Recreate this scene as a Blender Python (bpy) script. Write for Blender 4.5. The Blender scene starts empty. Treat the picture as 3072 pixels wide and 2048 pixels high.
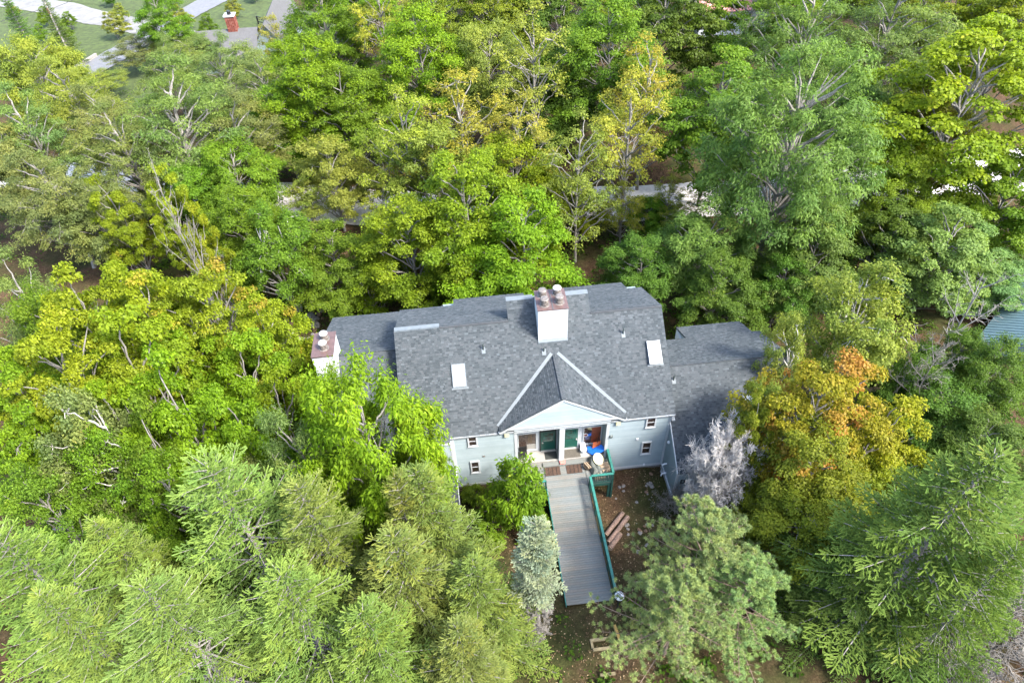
import bpy, math
import numpy as np
from mathutils import Vector, Matrix

# ------------------------------------------------------------------ camera, world, sun
scene = bpy.context.scene
COL = scene.collection
CAM_LOC = np.array([2.02, -26.0, 39.15])
PITCH, YAW, ROLL = math.radians(44.9), math.radians(-4.34), math.radians(-2.56)
FPX, CX, CY = 2048.0, 1536.0, 1024.0            # the photograph is 3072 x 2048
def cam_axes():
    cp, sp, cy, sy = math.cos(PITCH), math.sin(PITCH), math.cos(YAW), math.sin(YAW)
    fwd = np.array([-sy*cp, cy*cp, -sp]); right = np.array([cy, sy, 0.0]); up = np.cross(right, fwd)
    cr, sr = math.cos(ROLL), math.sin(ROLL)
    return right*cr+up*sr, -right*sr+up*cr, fwd
RX, UX, FW = cam_axes()
cd = bpy.data.cameras.new('camera'); cam = bpy.data.objects.new('camera', cd); COL.objects.link(cam)
cd.sensor_width = 36.0; cd.lens = 24.0; cd.clip_end = 1500; cd.clip_start = 0.5
cam.matrix_world = Matrix(((RX[0], UX[0], -FW[0], CAM_LOC[0]), (RX[1], UX[1], -FW[1], CAM_LOC[1]),
                           (RX[2], UX[2], -FW[2], CAM_LOC[2]), (0, 0, 0, 1)))
scene.camera = cam
SUN_EL = math.radians(50); SUN_DIR = np.array([0.80, -0.60])      # towards the sun, in plan
world = bpy.data.worlds.new('World'); scene.world = world; world.use_nodes = True
wn = world.node_tree; wn.nodes.clear()
sky = wn.nodes.new('ShaderNodeTexSky'); sky.sky_type = 'NISHITA'; sky.sun_disc = False
sky.sun_elevation = SUN_EL; sky.sun_rotation = math.atan2(SUN_DIR[0], SUN_DIR[1])
sky.air_density = 1.0; sky.dust_density = 2.5; sky.ozone_density = 1.0
bg = wn.nodes.new('ShaderNodeBackground'); bg.inputs['Strength'].default_value = 0.15
wo = wn.nodes.new('ShaderNodeOutputWorld')
wn.links.new(sky.outputs[0], bg.inputs[0]); wn.links.new(bg.outputs[0], wo.inputs[0])
sd = bpy.data.lights.new('sun', 'SUN'); sd.energy = 1.85; sd.angle = math.radians(11); sd.color = (1.0, 0.955, 0.88)
sun = bpy.data.objects.new('sun', sd); COL.objects.link(sun)
sv = Vector((SUN_DIR[0]*math.cos(SUN_EL), SUN_DIR[1]*math.cos(SUN_EL), math.sin(SUN_EL)))
sun.rotation_euler = sv.to_track_quat('Z', 'Y').to_euler(); sun.location = (40, -30, 60)
vs = scene.view_settings; vs.view_transform = 'Standard'; vs.look = 'None'; vs.gamma = 1.0
vs.exposure = 2.6; vs.use_curve_mapping = False
scene.cycles.max_bounces = 6; scene.cycles.transparent_max_bounces = 4
scene.cycles.diffuse_bounces = 4; scene.cycles.glossy_bounces = 2; scene.cycles.transmission_bounces = 4
RNG = np.random.default_rng(7)

def ray(px, py):
    return FW + RX*(px-CX)/FPX - UX*(py-CY)/FPX
def ground_h(x, y):
    x = np.asarray(x, float); y = np.asarray(y, float)
    h = np.interp(y, [-80, -45, -30, -20, -13, -9.9, -7, -4.5, 0, 3, 10, 20, 30, 46, 60, 90, 125, 160, 400],
                     [11, 8.0, 5.6, 3.6, 2.1, 1.22, .55, -.15, -.36, -.7, -2.0, -3.6, -4.3, -4.4, -5.2, -7, -9, -10, -14])
    def ss(a, b, t): t = np.clip((t-a)/(b-a), 0, 1); return t*t*(3-2*t)
    low = ss(1.0, -7.0, x)*ss(-15, -5, y)*ss(34, 20, y)*2.3
    lowr = ss(13, 22, x)*ss(-12, -3, y)*ss(34, 20, y)*.9
    bump = .12*np.sin(x*.7+y*.33)+.1*np.sin(y*.9-x*.41+1.3)
    flat = ss(28, 33, y)*ss(56, 46, y)
    return h-low-lowr+bump*(1-.8*flat)*ss(75, 55, y)
def drop(px, py, dz=0.0):
    """where the ray through a pixel of the 2352-wide view comes dz metres above the ground"""
    d = ray(px*3072/2352, py*3072/2352); lo, hi = 5.0, 400.0
    for _ in range(60):
        m = (lo+hi)/2; p = CAM_LOC+d*m
        if p[2] > ground_h(p[0], p[1])+dz: lo = m
        else: hi = m
    p = CAM_LOC+d*lo
    return float(p[0]), float(p[1]), float(ground_h(p[0], p[1]))

# ------------------------------------------------------------------ materials
MATS = {}
def nodes(name):
    m = bpy.data.materials.new(name); m.use_nodes = True; MATS[name] = m
    nt = m.node_tree; b = nt.nodes['Principled BSDF']
    return m, nt, b
def N(nt, t, **k):
    n = nt.nodes.new(t)
    for a, v in k.items(): setattr(n, a, v)
    return n
def rgb(c): return (c[0], c[1], c[2], 1.0)
def noise(nt, scale, detail=4, rough=.6, coord='Object', stretch=None):
    tc = N(nt, 'ShaderNodeTexCoord'); nz = N(nt, 'ShaderNodeTexNoise')
    nz.inputs['Scale'].default_value = scale; nz.inputs['Detail'].default_value = detail; nz.inputs['Roughness'].default_value = rough
    src = tc.outputs[coord]
    if stretch:
        mp = N(nt, 'ShaderNodeMapping'); mp.inputs['Scale'].default_value = stretch
        nt.links.new(src, mp.inputs[0]); src = mp.outputs[0]
    nt.links.new(src, nz.inputs['Vector']); return nz
def ramp(nt, fac, stops):
    r = N(nt, 'ShaderNodeValToRGB'); e = r.color_ramp.elements
    while len(e) < len(stops): e.new(.5)
    for i, (p, c) in enumerate(stops): e[i].position = p; e[i].color = rgb(c)
    nt.links.new(fac, r.inputs[0]); return r
def mixc(nt, a, b, fac, mode='MIX'):
    m = N(nt, 'ShaderNodeMix', data_type='RGBA', blend_type=mode)
    for s, v in ((m.inputs[0], fac), (m.inputs[6], a), (m.inputs[7], b)):
        if hasattr(v, 'links'): nt.links.new(v, s)
        elif isinstance(v, (int, float)): s.default_value = v
        else: s.default_value = rgb(v)
    return m.outputs[2]
def bump(nt, b, h, strength=.3, dist=.02):
    n = N(nt, 'ShaderNodeBump'); n.inputs['Strength'].default_value = strength; n.inputs['Distance'].default_value = dist
    nt.links.new(h, n.inputs['Height']); nt.links.new(n.outputs[0], b.inputs['Normal'])
def simple(name, c, rough=.6, var=.12, scale=3.0, metal=0.0, spec=.5, stretch=None, bmp=0.0):
    m, nt, b = nodes(name)
    nz = noise(nt, scale, 5, .65, stretch=stretch)
    r = ramp(nt, nz.outputs[0], [(.3, [x*(1-var*1.6) for x in c]), (.7, [min(1, x*(1+var)) for x in c])])
    nt.links.new(r.outputs[0], b.inputs['Base Color'])
    b.inputs['Roughness'].default_value = rough; b.inputs['Metallic'].default_value = metal
    b.inputs['Specular IOR Level'].default_value = spec
    if bmp: bump(nt, b, nz.outputs[0], bmp)
    return m
def by_var(name, stops, rough=.8, grain=30.0, gamount=.35, stain=None, bmp=0.0, spec=.3, stretch=None):
    """colour picked per piece from the attribute var, with grain over it"""
    m, nt, b = nodes(name)
    at = N(nt, 'ShaderNodeAttribute'); at.attribute_name = 'var'
    r = ramp(nt, at.outputs['Fac'], stops)
    nz = noise(nt, grain, 3, .7, stretch=stretch)
    g = ramp(nt, nz.outputs[0], [(.25, (1-gamount,)*3), (.75, (1+gamount*.6,)*3)])
    c = mixc(nt, r.outputs[0], g.outputs[0], 1.0, 'MULTIPLY')
    if stain:
        n2 = noise(nt, stain[0], 4, .6)
        s = ramp(nt, n2.outputs[0], [(.35, stain[1]), (.65, (1, 1, 1))])
        c = mixc(nt, c, s.outputs[0], 1.0, 'MULTIPLY')
    nt.links.new(c, b.inputs['Base Color']); b.inputs['Roughness'].default_value = rough
    b.inputs['Specular IOR Level'].default_value = spec
    if bmp: bump(nt, b, nz.outputs[0], bmp)
    return m

SH = by_var('asphalt_shingle', [(0, (0.031, 0.039, 0.043)), (.35, (0.047, 0.056, 0.061)), (.65, (0.057, 0.066, 0.071)), (.85, (0.063, 0.069, 0.074)), (1, (0.079, 0.091, 0.098))],
            rough=.92, grain=40, gamount=.35, stain=(.5, (.84, .87, .88)))
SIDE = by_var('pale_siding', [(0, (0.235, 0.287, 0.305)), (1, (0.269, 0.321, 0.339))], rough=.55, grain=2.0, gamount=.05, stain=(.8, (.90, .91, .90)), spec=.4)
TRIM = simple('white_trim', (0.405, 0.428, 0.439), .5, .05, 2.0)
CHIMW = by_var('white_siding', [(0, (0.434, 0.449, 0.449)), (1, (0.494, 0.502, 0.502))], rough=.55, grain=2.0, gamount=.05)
SHADEW = simple('shade_toned_board', (0.188, 0.239, 0.257), .6, .06, 2.0)  # shade on the wing's left wall painted in as grey-blue; reused on far walls
CAPM = simple('brown_metal_cap', (.135, .085, .075), .42, .18, 3.0, metal=.35)
STEEL = simple('weathered_steel', (.155, .135, .12), .55, .35, 6.0, metal=.25)
STEELW = simple('pale_steel', (.44, .43, .41), .40, .10, 6.0, metal=.3)
FLASH = simple('grey_flashing', (0.096, 0.115, 0.126), .6, .10, 4.0)
CONC = simple('concrete', (0.225, 0.210, 0.188), .9, .2, 4.0, bmp=.3)
UNDER = simple('roof_underlay', (.05, .055, .06), .9, .1)
DARKP = simple('dark_pipe', (.06, .075, .075), .5, .2)
GREEN = simple('green_door_paint', (.008, .075, .055), .35, .15, 3.0)
TEAL = simple('teal_rail_paint', (.018, .135, .105), .55, .25, 5.0)
TEALD = simple('dark_green_paint', (.008, .055, .045), .6, .25, 5.0)
DECK = by_var('grey_deck_board', [(0, (0.118, 0.135, 0.135)), (.6, (0.137, 0.152, 0.149)), (1, (0.155, 0.155, 0.144))], rough=.8, grain=6, gamount=.25, stain=(.35, (1.0, .88, .76)), stretch=(1, 12, 12))
FRAMEB = simple('brown_sash', (.055, .030, .025), .5, .2)
REDW = simple('red_brown_panel', (.20, .045, .018), .5, .3, 4.0)
MAT1 = simple('rubber_mat', (.028, .032, .028), .9, .3, 20)
MAT2 = simple('brown_mat', (.085, .075, .06), .95, .25, 20)
SLATB = simple('brown_slat', (.055, .030, .018), .8, .35, 9)
PFLOOR = simple('porch_floor', (0.256, 0.243, 0.218), .7, .1, 3)
CREAM = simple('cream_plastic', (.56, .54, .33), .4, .04)
WHITEP = simple('white_plastic', (0.600, 0.615, 0.630), .4, .04)
BLUEP = simple('blue_plastic', (.01, .12, .50), .4, .1)
LBLUEP = simple('bright_blue_plastic', (.03, .36, .65), .4, .1)
ORANGE = simple('orange_plastic', (.65, .14, .04), .45, .1)
REDP = simple('faded_red_plastic', (.60, .16, .13), .6, .1)
TARP = simple('grey_tarp', (.105, .115, .10), .8, .4, 3.0, bmp=.5)
BASKET = simple('wicker', (.085, .06, .038), .8, .4, 20)
FIREW = simple('split_wood', (0.320, 0.240, 0.160), .85, .25, 8, stretch=(1, 6, 6))
BARK = simple('bark_brown', (.16, .115, .085), .95, .45, 7.0, stretch=(3, 3, .6), bmp=.6)
BARKG = simple('bark_grey', (.20, .185, .165), .95, .4, 6.0, stretch=(3, 3, .6), bmp=.5)
BARKW = simple('bark_birch', (.42, .40, .37), .8, .35, 5.0, stretch=(1, 1, 4))
DEADW = simple('dead_twig', (.47, .445, .42), .9, .22, 4.0)
DEADT = simple('dry_twig', (.165, .15, .13), .9, .25, 4.0)
LOGM = simple('log_bark', (.19, .125, .095), .95, .4, 9.0, bmp=.8)
LOGE = simple('log_end', (.45, .33, .22), .9, .2, 9.0)
ROCKM = simple('rock', (.20, .185, .165), .95, .35, 3.0, bmp=.8)
ROCKB = simple('rock_brown', (.17, .105, .065), .95, .35, 3.0, bmp=.8)
TIMBER = simple('landscape_timber', (.21, .17, .09), .9, .25, 6.0)
TIMBERY = simple('yellow_timber', (.36, .235, .06), .8, .15, 6.0)
GLASSW = None
def glass(name, c, rough=.06):
    m, nt, b = nodes(name)
    nz = noise(nt, 2.2, 3, .6)
    r = ramp(nt, nz.outputs[0], [(.35, [x*.6 for x in c]), (.65, [x*1.3 for x in c])])
    nt.links.new(r.outputs[0], b.inputs['Base Color']); b.inputs['Roughness'].default_value = rough
    b.inputs['Coat Weight'].default_value = .6; b.inputs['Coat Roughness'].default_value = .03
    return m
GLASSD = glass('dark_window_glass', (.035, .026, .024))
GLASSP = glass('dark_porch_glass', (.060, .042, .034))
GLASSS = glass('skylight_sky_reflection', (.80, .82, .84), .1)  # bright sky reflection painted into the pane as near-white
GLASSG = glass('green_door_glass', (.012, .07, .055))
ASPH = simple('asphalt', (0.120, 0.124, 0.132), .9, .12, 1.5)
GRAV = simple('pale_gravel', (.50, .47, .45), .95, .16, 2.5, bmp=.4)
GRAV2 = simple('grey_gravel', (0.156, 0.153, 0.144), .95, .18, .7, bmp=.4)
METALB = simple('blue_metal_roof', (0.109, 0.176, 0.198), .45, .08, 2.0, metal=.1)
BRICKM = by_var('brick', [(0, (0.132, 0.033, 0.021)), (.6, (0.198, 0.057, 0.039)), (1, (0.252, 0.102, 0.072))], rough=.9, grain=12, gamount=.3)
GREYROOF = by_var('far_shingle', [(0, (0.072, 0.073, 0.076)), (1, (0.108, 0.108, 0.108))], rough=.95, grain=2, gamount=.2)
PINKROOF = simple('pink_roof', (.50, .22, .20), .8, .1, 1.0)
POLEW = simple('pole_wood', (.42, .38, .34), .9, .25, 2.0)
CABLE = simple('cable', (.03, .03, .03), .6, .1)
BLACKM = simple('black_metal', (.012, .012, .012), .5, .2)

def leaf_mat(name, trans=.32, rough=.5):
    m, nt, b = nodes(name); out = nt.nodes['Material Output']
    oi = N(nt, 'ShaderNodeObjectInfo')
    av = N(nt, 'ShaderNodeAttribute'); av.attribute_name = 'var'
    ac = N(nt, 'ShaderNodeAttribute'); ac.attribute_name = 'clump'
    au = N(nt, 'ShaderNodeAttribute', attribute_type='OBJECT'); au.attribute_name = 'autumn'
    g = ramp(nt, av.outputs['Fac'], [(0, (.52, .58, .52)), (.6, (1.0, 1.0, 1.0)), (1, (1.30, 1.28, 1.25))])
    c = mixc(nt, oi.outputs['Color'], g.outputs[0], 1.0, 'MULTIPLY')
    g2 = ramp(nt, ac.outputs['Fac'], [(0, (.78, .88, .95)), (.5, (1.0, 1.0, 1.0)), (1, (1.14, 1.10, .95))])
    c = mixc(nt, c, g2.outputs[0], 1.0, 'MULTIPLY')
    add = N(nt, 'ShaderNodeMath', operation='ADD'); nt.links.new(ac.outputs['Fac'], add.inputs[0]); nt.links.new(au.outputs['Fac'], add.inputs[1])
    lv_ = N(nt, 'ShaderNodeMath', operation='MULTIPLY_ADD'); lv_.inputs[1].default_value = .30; nt.links.new(av.outputs['Fac'], lv_.inputs[0]); nt.links.new(add.outputs[0], lv_.inputs[2]); add = lv_
    mr = N(nt, 'ShaderNodeMapRange'); mr.inputs[1].default_value = 1.22; mr.inputs[2].default_value = 1.55
    nt.links.new(add.outputs[0], mr.inputs[0])
    oc = ramp(nt, av.outputs['Fac'], [(0, (.22, .095, .016)), (.5, (.34, .165, .034)), (1, (.42, .26, .06))])
    c = mixc(nt, c, oc.outputs[0], mr.outputs[0])
    nt.links.new(c, b.inputs['Base Color']); b.inputs['Roughness'].default_value = rough
    b.inputs['Specular IOR Level'].default_value = .14
    tr = N(nt, 'ShaderNodeBsdfTranslucent')
    tc = mixc(nt, c, (1.15, 1.2, .55), 1.0, 'MULTIPLY'); nt.links.new(tc, tr.inputs[0])
    mx = N(nt, 'ShaderNodeMixShader'); mx.inputs[0].default_value = trans
    nt.links.new(b.outputs[0], mx.inputs[1]); nt.links.new(tr.outputs[0], mx.inputs[2]); nt.links.new(mx.outputs[0], out.inputs[0])
    return m
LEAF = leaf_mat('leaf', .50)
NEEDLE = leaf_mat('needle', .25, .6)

def ground_mat():
    m, nt, b = nodes('forest_floor')
    a = noise(nt, .22, 5, .6); f = noise(nt, 9.0, 6, .75); f2 = noise(nt, 2.1, 5, .65)
    soil = ramp(nt, f.outputs[0], [(.3, (.022, .014, .008)), (.5, (.068, .043, .025)), (.66, (.12, .082, .050)), (.8, (.21, .16, .105))])
    moss = ramp(nt, f.outputs[0], [(.3, (.020, .022, .008)), (.6, (.042, .048, .016)), (.85, (.085, .08, .035))])
    fac = ramp(nt, a.outputs[0], [(.42, (0, 0, 0)), (.60, (1, 1, 1))])
    c = mixc(nt, soil.outputs[0], moss.outputs[0], fac.outputs[0])
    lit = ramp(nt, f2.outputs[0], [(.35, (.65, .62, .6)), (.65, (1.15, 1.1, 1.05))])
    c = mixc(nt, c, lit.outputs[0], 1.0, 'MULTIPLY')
    nt.links.new(c, b.inputs['Base Color']); b.inputs['Roughness'].default_value = 1.0; b.inputs['Specular IOR Level'].default_value = .1
    bump(nt, b, f.outputs[0], .8, .06)
    return m
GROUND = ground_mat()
GRASS = simple('rough_grass', (0.042, 0.062, 0.011), 1.0, .35, 1.2, bmp=.6)

# ------------------------------------------------------------------ mesh helpers
WLOC = {}
def link(o, parent=None):
    COL.objects.link(o)
    if parent is not None: o.parent = parent
    return o
def tag(o, label=None, cat=None, group=None, kind=None):
    if label: o['label'] = label
    if cat: o['category'] = cat
    if group: o['group'] = group
    if kind: o['kind'] = kind
    return o
def thing(name, loc, label, cat, group=None):
    o = bpy.data.objects.new(name, None); o.location = loc; o.empty_display_size = .3; link(o)
    WLOC[o.name] = np.array(loc, float)
    return tag(o, label, cat, group)
def raw_mesh(name, V, F, mat, attrs=None, smooth=False):
    """V (n,3), F (m,k) array of equal-sized faces or a list of lists"""
    me = bpy.data.meshes.new(name)
    if isinstance(F, np.ndarray):
        k = F.shape[1]; nf = len(F)
        me.vertices.add(len(V)); me.vertices.foreach_set('co', np.ascontiguousarray(V, np.float32).ravel())
        me.loops.add(nf*k); me.loops.foreach_set('vertex_index', np.ascontiguousarray(F, np.int32).ravel())
        me.polygons.add(nf); me.polygons.foreach_set('loop_start', np.arange(nf, dtype=np.int32)*k)
        me.polygons.foreach_set('loop_total', np.full(nf, k, np.int32))
        me.update(calc_edges=True)
    else:
        me.from_pydata([tuple(map(float, v)) for v in V], [], F); me.update()
    for an, av in (attrs or {}).items():
        at = me.attributes.new(an, 'FLOAT', 'POINT'); at.data.foreach_set('value', np.ascontiguousarray(av, np.float32))
    if smooth: me.polygons.foreach_set('use_smooth', np.ones(len(me.polygons), bool))
    me.materials.append(mat)
    return me
class MB:
    def __init__(s, M=None): s.v = []; s.f = []; s.a = []; s.M = M; s.var = .5
    def add(s, pts, faces):
        n = len(s.v)
        for p in pts:
            if s.M is not None: p = s.M @ Vector(p)
            s.v.append((float(p[0]), float(p[1]), float(p[2]))); s.a.append(s.var)
        s.f += [[i+n for i in f] for f in faces]; return s
    def box(s, x0, x1, y0, y1, z0, z1):
        return s.add([(x0, y0, z0), (x1, y0, z0), (x1, y1, z0), (x0, y1, z0), (x0, y0, z1), (x1, y0, z1), (x1, y1, z1), (x0, y1, z1)],
                     [(0, 3, 2, 1), (4, 5, 6, 7), (0, 1, 5, 4), (1, 2, 6, 5), (2, 3, 7, 6), (3, 0, 4, 7)])
    def hull8(s, lo, hi):
        """two quads (bottom, top) with the same winding"""
        return s.add(list(lo)+list(hi), [(0, 3, 2, 1), (4, 5, 6, 7), (0, 1, 5, 4), (1, 2, 6, 5), (2, 3, 7, 6), (3, 0, 4, 7)])
    def prism(s, poly, d):
        n = len(poly); d = Vector(d)
        top = [tuple(Vector(p)+d) for p in poly]
        return s.add(list(poly)+top, [tuple(range(n-1, -1, -1)), tuple(range(n, 2*n))]+[(i, (i+1) % n, (i+1) % n+n, i+n) for i in range(n)])
    def lathe(s, c, prof, n=16, axis=(0, 0, 1)):
        """prof: list of (radius, height) along axis from c; closed at both ends"""
        q = Vector((0, 0, 1)).rotation_difference(Vector(axis).normalized()); pts = []
        for r, h in prof:
            for i in range(n):
                a = 2*math.pi*i/n; pts.append(tuple(Vector(c)+q @ Vector((r*math.cos(a), r*math.sin(a), h))))
        f = [(j*n+i, j*n+(i+1) % n, (j+1)*n+(i+1) % n, (j+1)*n+i) for j in range(len(prof)-1) for i in range(n)]
        f += [tuple(range(n-1, -1, -1)), tuple(range((len(prof)-1)*n, len(prof)*n))]
        return s.add(pts, f)
    def beam(s, a, b, w, h, up=(0, 0, 1)):
        a, b = Vector(a), Vector(b); d = (b-a).normalized(); side = d.cross(Vector(up)).normalized(); u = side.cross(d)
        c = [(-w/2, -h/2), (w/2, -h/2), (w/2, h/2), (-w/2, h/2)]
        return s.hull8([tuple(a+side*x+u*y) for x, y in c], [tuple(b+side*x+u*y) for x, y in c])
    def tube(s, pts, r, n=8):
        V, F = tubes([(np.array(pts, float), np.full(len(pts), r) if np.isscalar(r) else np.array(r))], n)
        return s.add([tuple(v) for v in V], [tuple(f) for f in F.tolist()])
    def build(s, name, mat, parent=None, smooth=False, var=False):
        off = WLOC[root_of(parent).name] if parent is not None else np.zeros(3)
        me = raw_mesh(name, np.array(s.v)-off, s.f, mat, {'var': s.a} if var else None, smooth)
        o = bpy.data.objects.new(name, me); return link(o, parent)
def root_of(o):
    while o.parent is not None: o = o.parent
    return o
def tubes(polys, sides=6):
    VV, FF, base = [], [], 0
    ang = np.arange(sides)*2*np.pi/sides; ca, sa = np.cos(ang), np.sin(ang)
    for P, r in polys:
        n = len(P); T = np.gradient(P, axis=0); T /= np.linalg.norm(T, axis=1, keepdims=True)+1e-9
        ref = np.array([0, 0, 1.0]) if abs(T[0, 2]) < .8 else np.array([1.0, 0, 0])
        S = np.cross(T, ref); S /= np.linalg.norm(S, axis=1, keepdims=True)+1e-9; U = np.cross(S, T)
        V = P[:, None, :]+r[:, None, None]*(S[:, None, :]*ca[None, :, None]+U[:, None, :]*sa[None, :, None])
        VV.append(V.reshape(-1, 3))
        i = np.arange(n-1)[:, None]*sides; j = np.arange(sides)[None, :]; j2 = (j+1) % sides
        FF.append((np.stack([i+j, i+j2, i+sides+j2, i+sides+j], -1)+base).reshape(-1, 4)); base += n*sides
    return np.concatenate(VV), np.concatenate(FF)
def curve3(a, b, c, n):
    t = np.linspace(0, 1, n)[:, None]
    return (1-t)**2*a+2*t*(1-t)*b+t*t*c

# ------------------------------------------------------------------ shingles
def shingle_arrays(o, u, v, L, xr, expo=.135, seed=0, wmin=.11, wmax=.25):
    rng = np.random.default_rng(seed); o, u, v = (np.array(t, float) for t in (o, u, v)); n = np.cross(u, v); n /= np.linalg.norm(n)
    X0, X1, S0, S1, T = [], [], [], [], []
    s = 0.0
    while s < L-.02:
        a, b = xr(s+.07)
        if b-a > .1:
            w = rng.uniform(wmin, wmax, int((b-a)/wmin)+3); e = np.cumsum(w)+a-rng.uniform(0, wmax); e = np.r_[a, e[(e > a+.06) & (e < b-.06)], b]
            k = len(e)-1; X0.append(e[:-1]+.004); X1.append(e[1:]-.004); S0.append(np.full(k, s)+rng.uniform(-.006, .006, k)); S1.append(np.full(k, min(L, s+expo-.022))); T.append(rng.choice([.010, .018, .024], k))  # tabs stop short; the dark gap imitates the shadow line of each course
        s += expo
    X0, X1, S0, S1, T = (np.concatenate(t) for t in (X0, X1, S0, S1, T)); k = len(X0)
    P = lambda x, s_, h: o+x[:, None]*u+s_[:, None]*v+h[:, None]*n
    z = np.zeros(k)
    V = np.stack([P(X0, S0, T), P(X1, S0, T), P(X1, S1, z+.004), P(X0, S1, z+.004), P(X0, S0, z-.004), P(X1, S0, z-.004)], 1)
    return V, rng.random(k)
SHF = [(0, 1, 2, 3), (4, 5, 1, 0), (0, 3, 4), (1, 5, 2)]
def lay_shingles(parts, roof, single=300, mat=None):
    """parts: list of (V (k,6,3), var); the first `single` tabs become objects, the rest one stuff mesh"""
    mat = mat or SH
    V = np.concatenate([p[0] for p in parts])-WLOC[root_of(roof).name]; a = np.concatenate([p[1] for p in parts])
    single = min(single, len(V))
    for i in range(single):
        me = raw_mesh('shingle', V[i], SHF, mat, {'var': np.full(6, a[i])}); link(bpy.data.objects.new('shingle', me), roof)
    R_ = V[single:]; k = len(R_)
    if k:
        F4 = (np.arange(k)[:, None, None]*6+np.array([(0, 1, 2, 3), (4, 5, 1, 0), (4, 0, 3, 3), (1, 5, 2, 2)])[None]).reshape(-1, 4)
        fl = [tuple(f) if f[2] != f[3] else tuple(f[:3]) for f in F4.tolist()]
        me = raw_mesh('shingles', R_.reshape(-1, 3), fl, mat, {'var': np.repeat(a[single:], 6)})
        tag(link(bpy.data.objects.new('shingles', me), roof), kind='stuff')
def cap_row(a, b, n_side, up, w=.30, seed=0):
    """ridge cap tabs from a to b as shingle arrays, lying on the far side of the ridge"""
    a, b = np.array(a, float), np.array(b, float); L = np.linalg.norm(b-a); u = (b-a)/L
    n_side = np.array(n_side, float); k = int(L/.15); rng = np.random.default_rng(seed); Vs = []
    up = np.array(up, float)
    for i in range(k):
        p = a+u*(i*L/k); q = a+u*((i+1)*L/k-.01); h = rng.uniform(.02, .035)
        Vs.append([p+up*(h+.02), q+up*h, q+up*h+n_side*w, p+up*(h+.02)+n_side*w, p+up*-.03, q+up*-.03])
    return np.array(Vs), rng.uniform(.45, .9, k)

# ------------------------------------------------------------------ ground, roads
gx = np.unique(np.r_[np.arange(-190, -40, 2.5), np.arange(-40, 60, .8), np.arange(60, 200, 5.)])
gy = np.unique(np.r_[np.arange(-60, -16, 2.), np.arange(-16, 20, .6), np.arange(20, 60, 1.5), np.arange(60, 160, 2.5), np.arange(160, 420, 8.)])
GX, GY = np.meshgrid(gx, gy); GZ = ground_h(GX, GY)
near = (np.abs(GX-6) < 30) & (np.abs(GY) < 18)
GZ = GZ+np.where(near, np.random.default_rng(3).normal(0, .03, GX.shape), 0)
nx, ny = len(gx), len(gy); ii = np.arange(ny-1)[:, None]*nx+np.arange(nx-1)[None]
F = np.stack([ii, ii+1, ii+nx+1, ii+nx], -1).reshape(-1, 4)
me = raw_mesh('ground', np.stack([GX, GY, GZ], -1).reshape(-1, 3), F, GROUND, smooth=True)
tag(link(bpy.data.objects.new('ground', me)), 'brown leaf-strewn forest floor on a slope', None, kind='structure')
def strip(name, pts, widths, mat, lift=.05, step=1.0):
    pts = np.array(pts, float); d = np.r_[0, np.cumsum(np.linalg.norm(np.diff(pts, axis=0), axis=1))]
    t = np.linspace(0, d[-1], max(3, int(d[-1]/step))); P = np.stack([np.interp(t, d, pts[:, 0]), np.interp(t, d, pts[:, 1])], 1)
    ker = np.ones(7)/7
    for c in (0, 1):
        q = np.r_[np.full(3, P[0, c]), P[:, c], np.full(3, P[-1, c])]; P[:, c] = np.convolve(q, ker, 'valid')
    W = np.interp(t, d, widths); T = np.gradient(P, axis=0); T /= np.linalg.norm(T, axis=1, keepdims=True); S = np.stack([-T[:, 1], T[:, 0]], 1)
    k = 7; V = []
    rg = np.random.default_rng(len(pts)); wob = np.convolve(rg.normal(0, .5, len(P)+4), np.ones(5)/5, 'valid')[:len(P)]
    for j in range(k):
        o = (j/(k-1)-.5)*W+(wob if j in (0, k-1) else 0); q = P+S*o[:, None]; V.append(np.c_[q, ground_h(q[:, 0], q[:, 1])+lift])
    V = np.stack(V, 1); n = len(P); i = np.arange(n-1)[:, None]*k+np.arange(k-1)[None]
    F = np.stack([i, i+k, i+k+1, i+1], -1).reshape(-1, 4)
    me = raw_mesh(name, V.reshape(-1, 3), F, mat, smooth=True)
    return tag(link(bpy.data.objects.new(name, me)), kind='structure')
tag(strip('gravel_road', [(-75, 66), (-45, 54), (-26, 46.5), (-7, 41), (6, 39), (22, 37), (38, 36.5), (62, 37), (110, 42)], [8, 8, 7.5, 7, 7, 7, 7, 8, 8], GRAV, .07), 'pale gravel road glimpsed through the trees behind the house')
tag(strip('gravel_track', [(-110, 152), (-78, 134), (-66, 124), (-54, 114.5), (-44, 108)], [7, 7, 6.5, 6, 6], GRAV2, .1), 'grey gravel track at the top left')
tag(strip('asphalt_road', [(-36, 150), (-44, 134), (-48, 124), (-51, 115), (-55, 103), (-58, 93), (-62, 80)], [9, 7, 6, 6, 6, 6, 6], ASPH, .16), 'grey asphalt drive curving behind the far house')
tag(strip('grass_verge', [(-95, 150), (-70, 139), (-56, 131), (-44, 124)], [9, 9, 9, 9], GRASS, .06, 2), 'grassy strip between gravel track and asphalt drive')
tag(strip('lawn', [(-42, 145), (-34, 118), (-30, 106), (-22, 98)], [16, 16, 12, 10], GRASS, .05, 2), 'bright lawn beside the far house')
tag(strip('meadow', [(-130, 150), (-80, 118), (-40, 100), (-15, 92)], [60, 56, 50, 40], GRASS, .02, 2), 'weedy green bank beside the utility pole')

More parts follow.
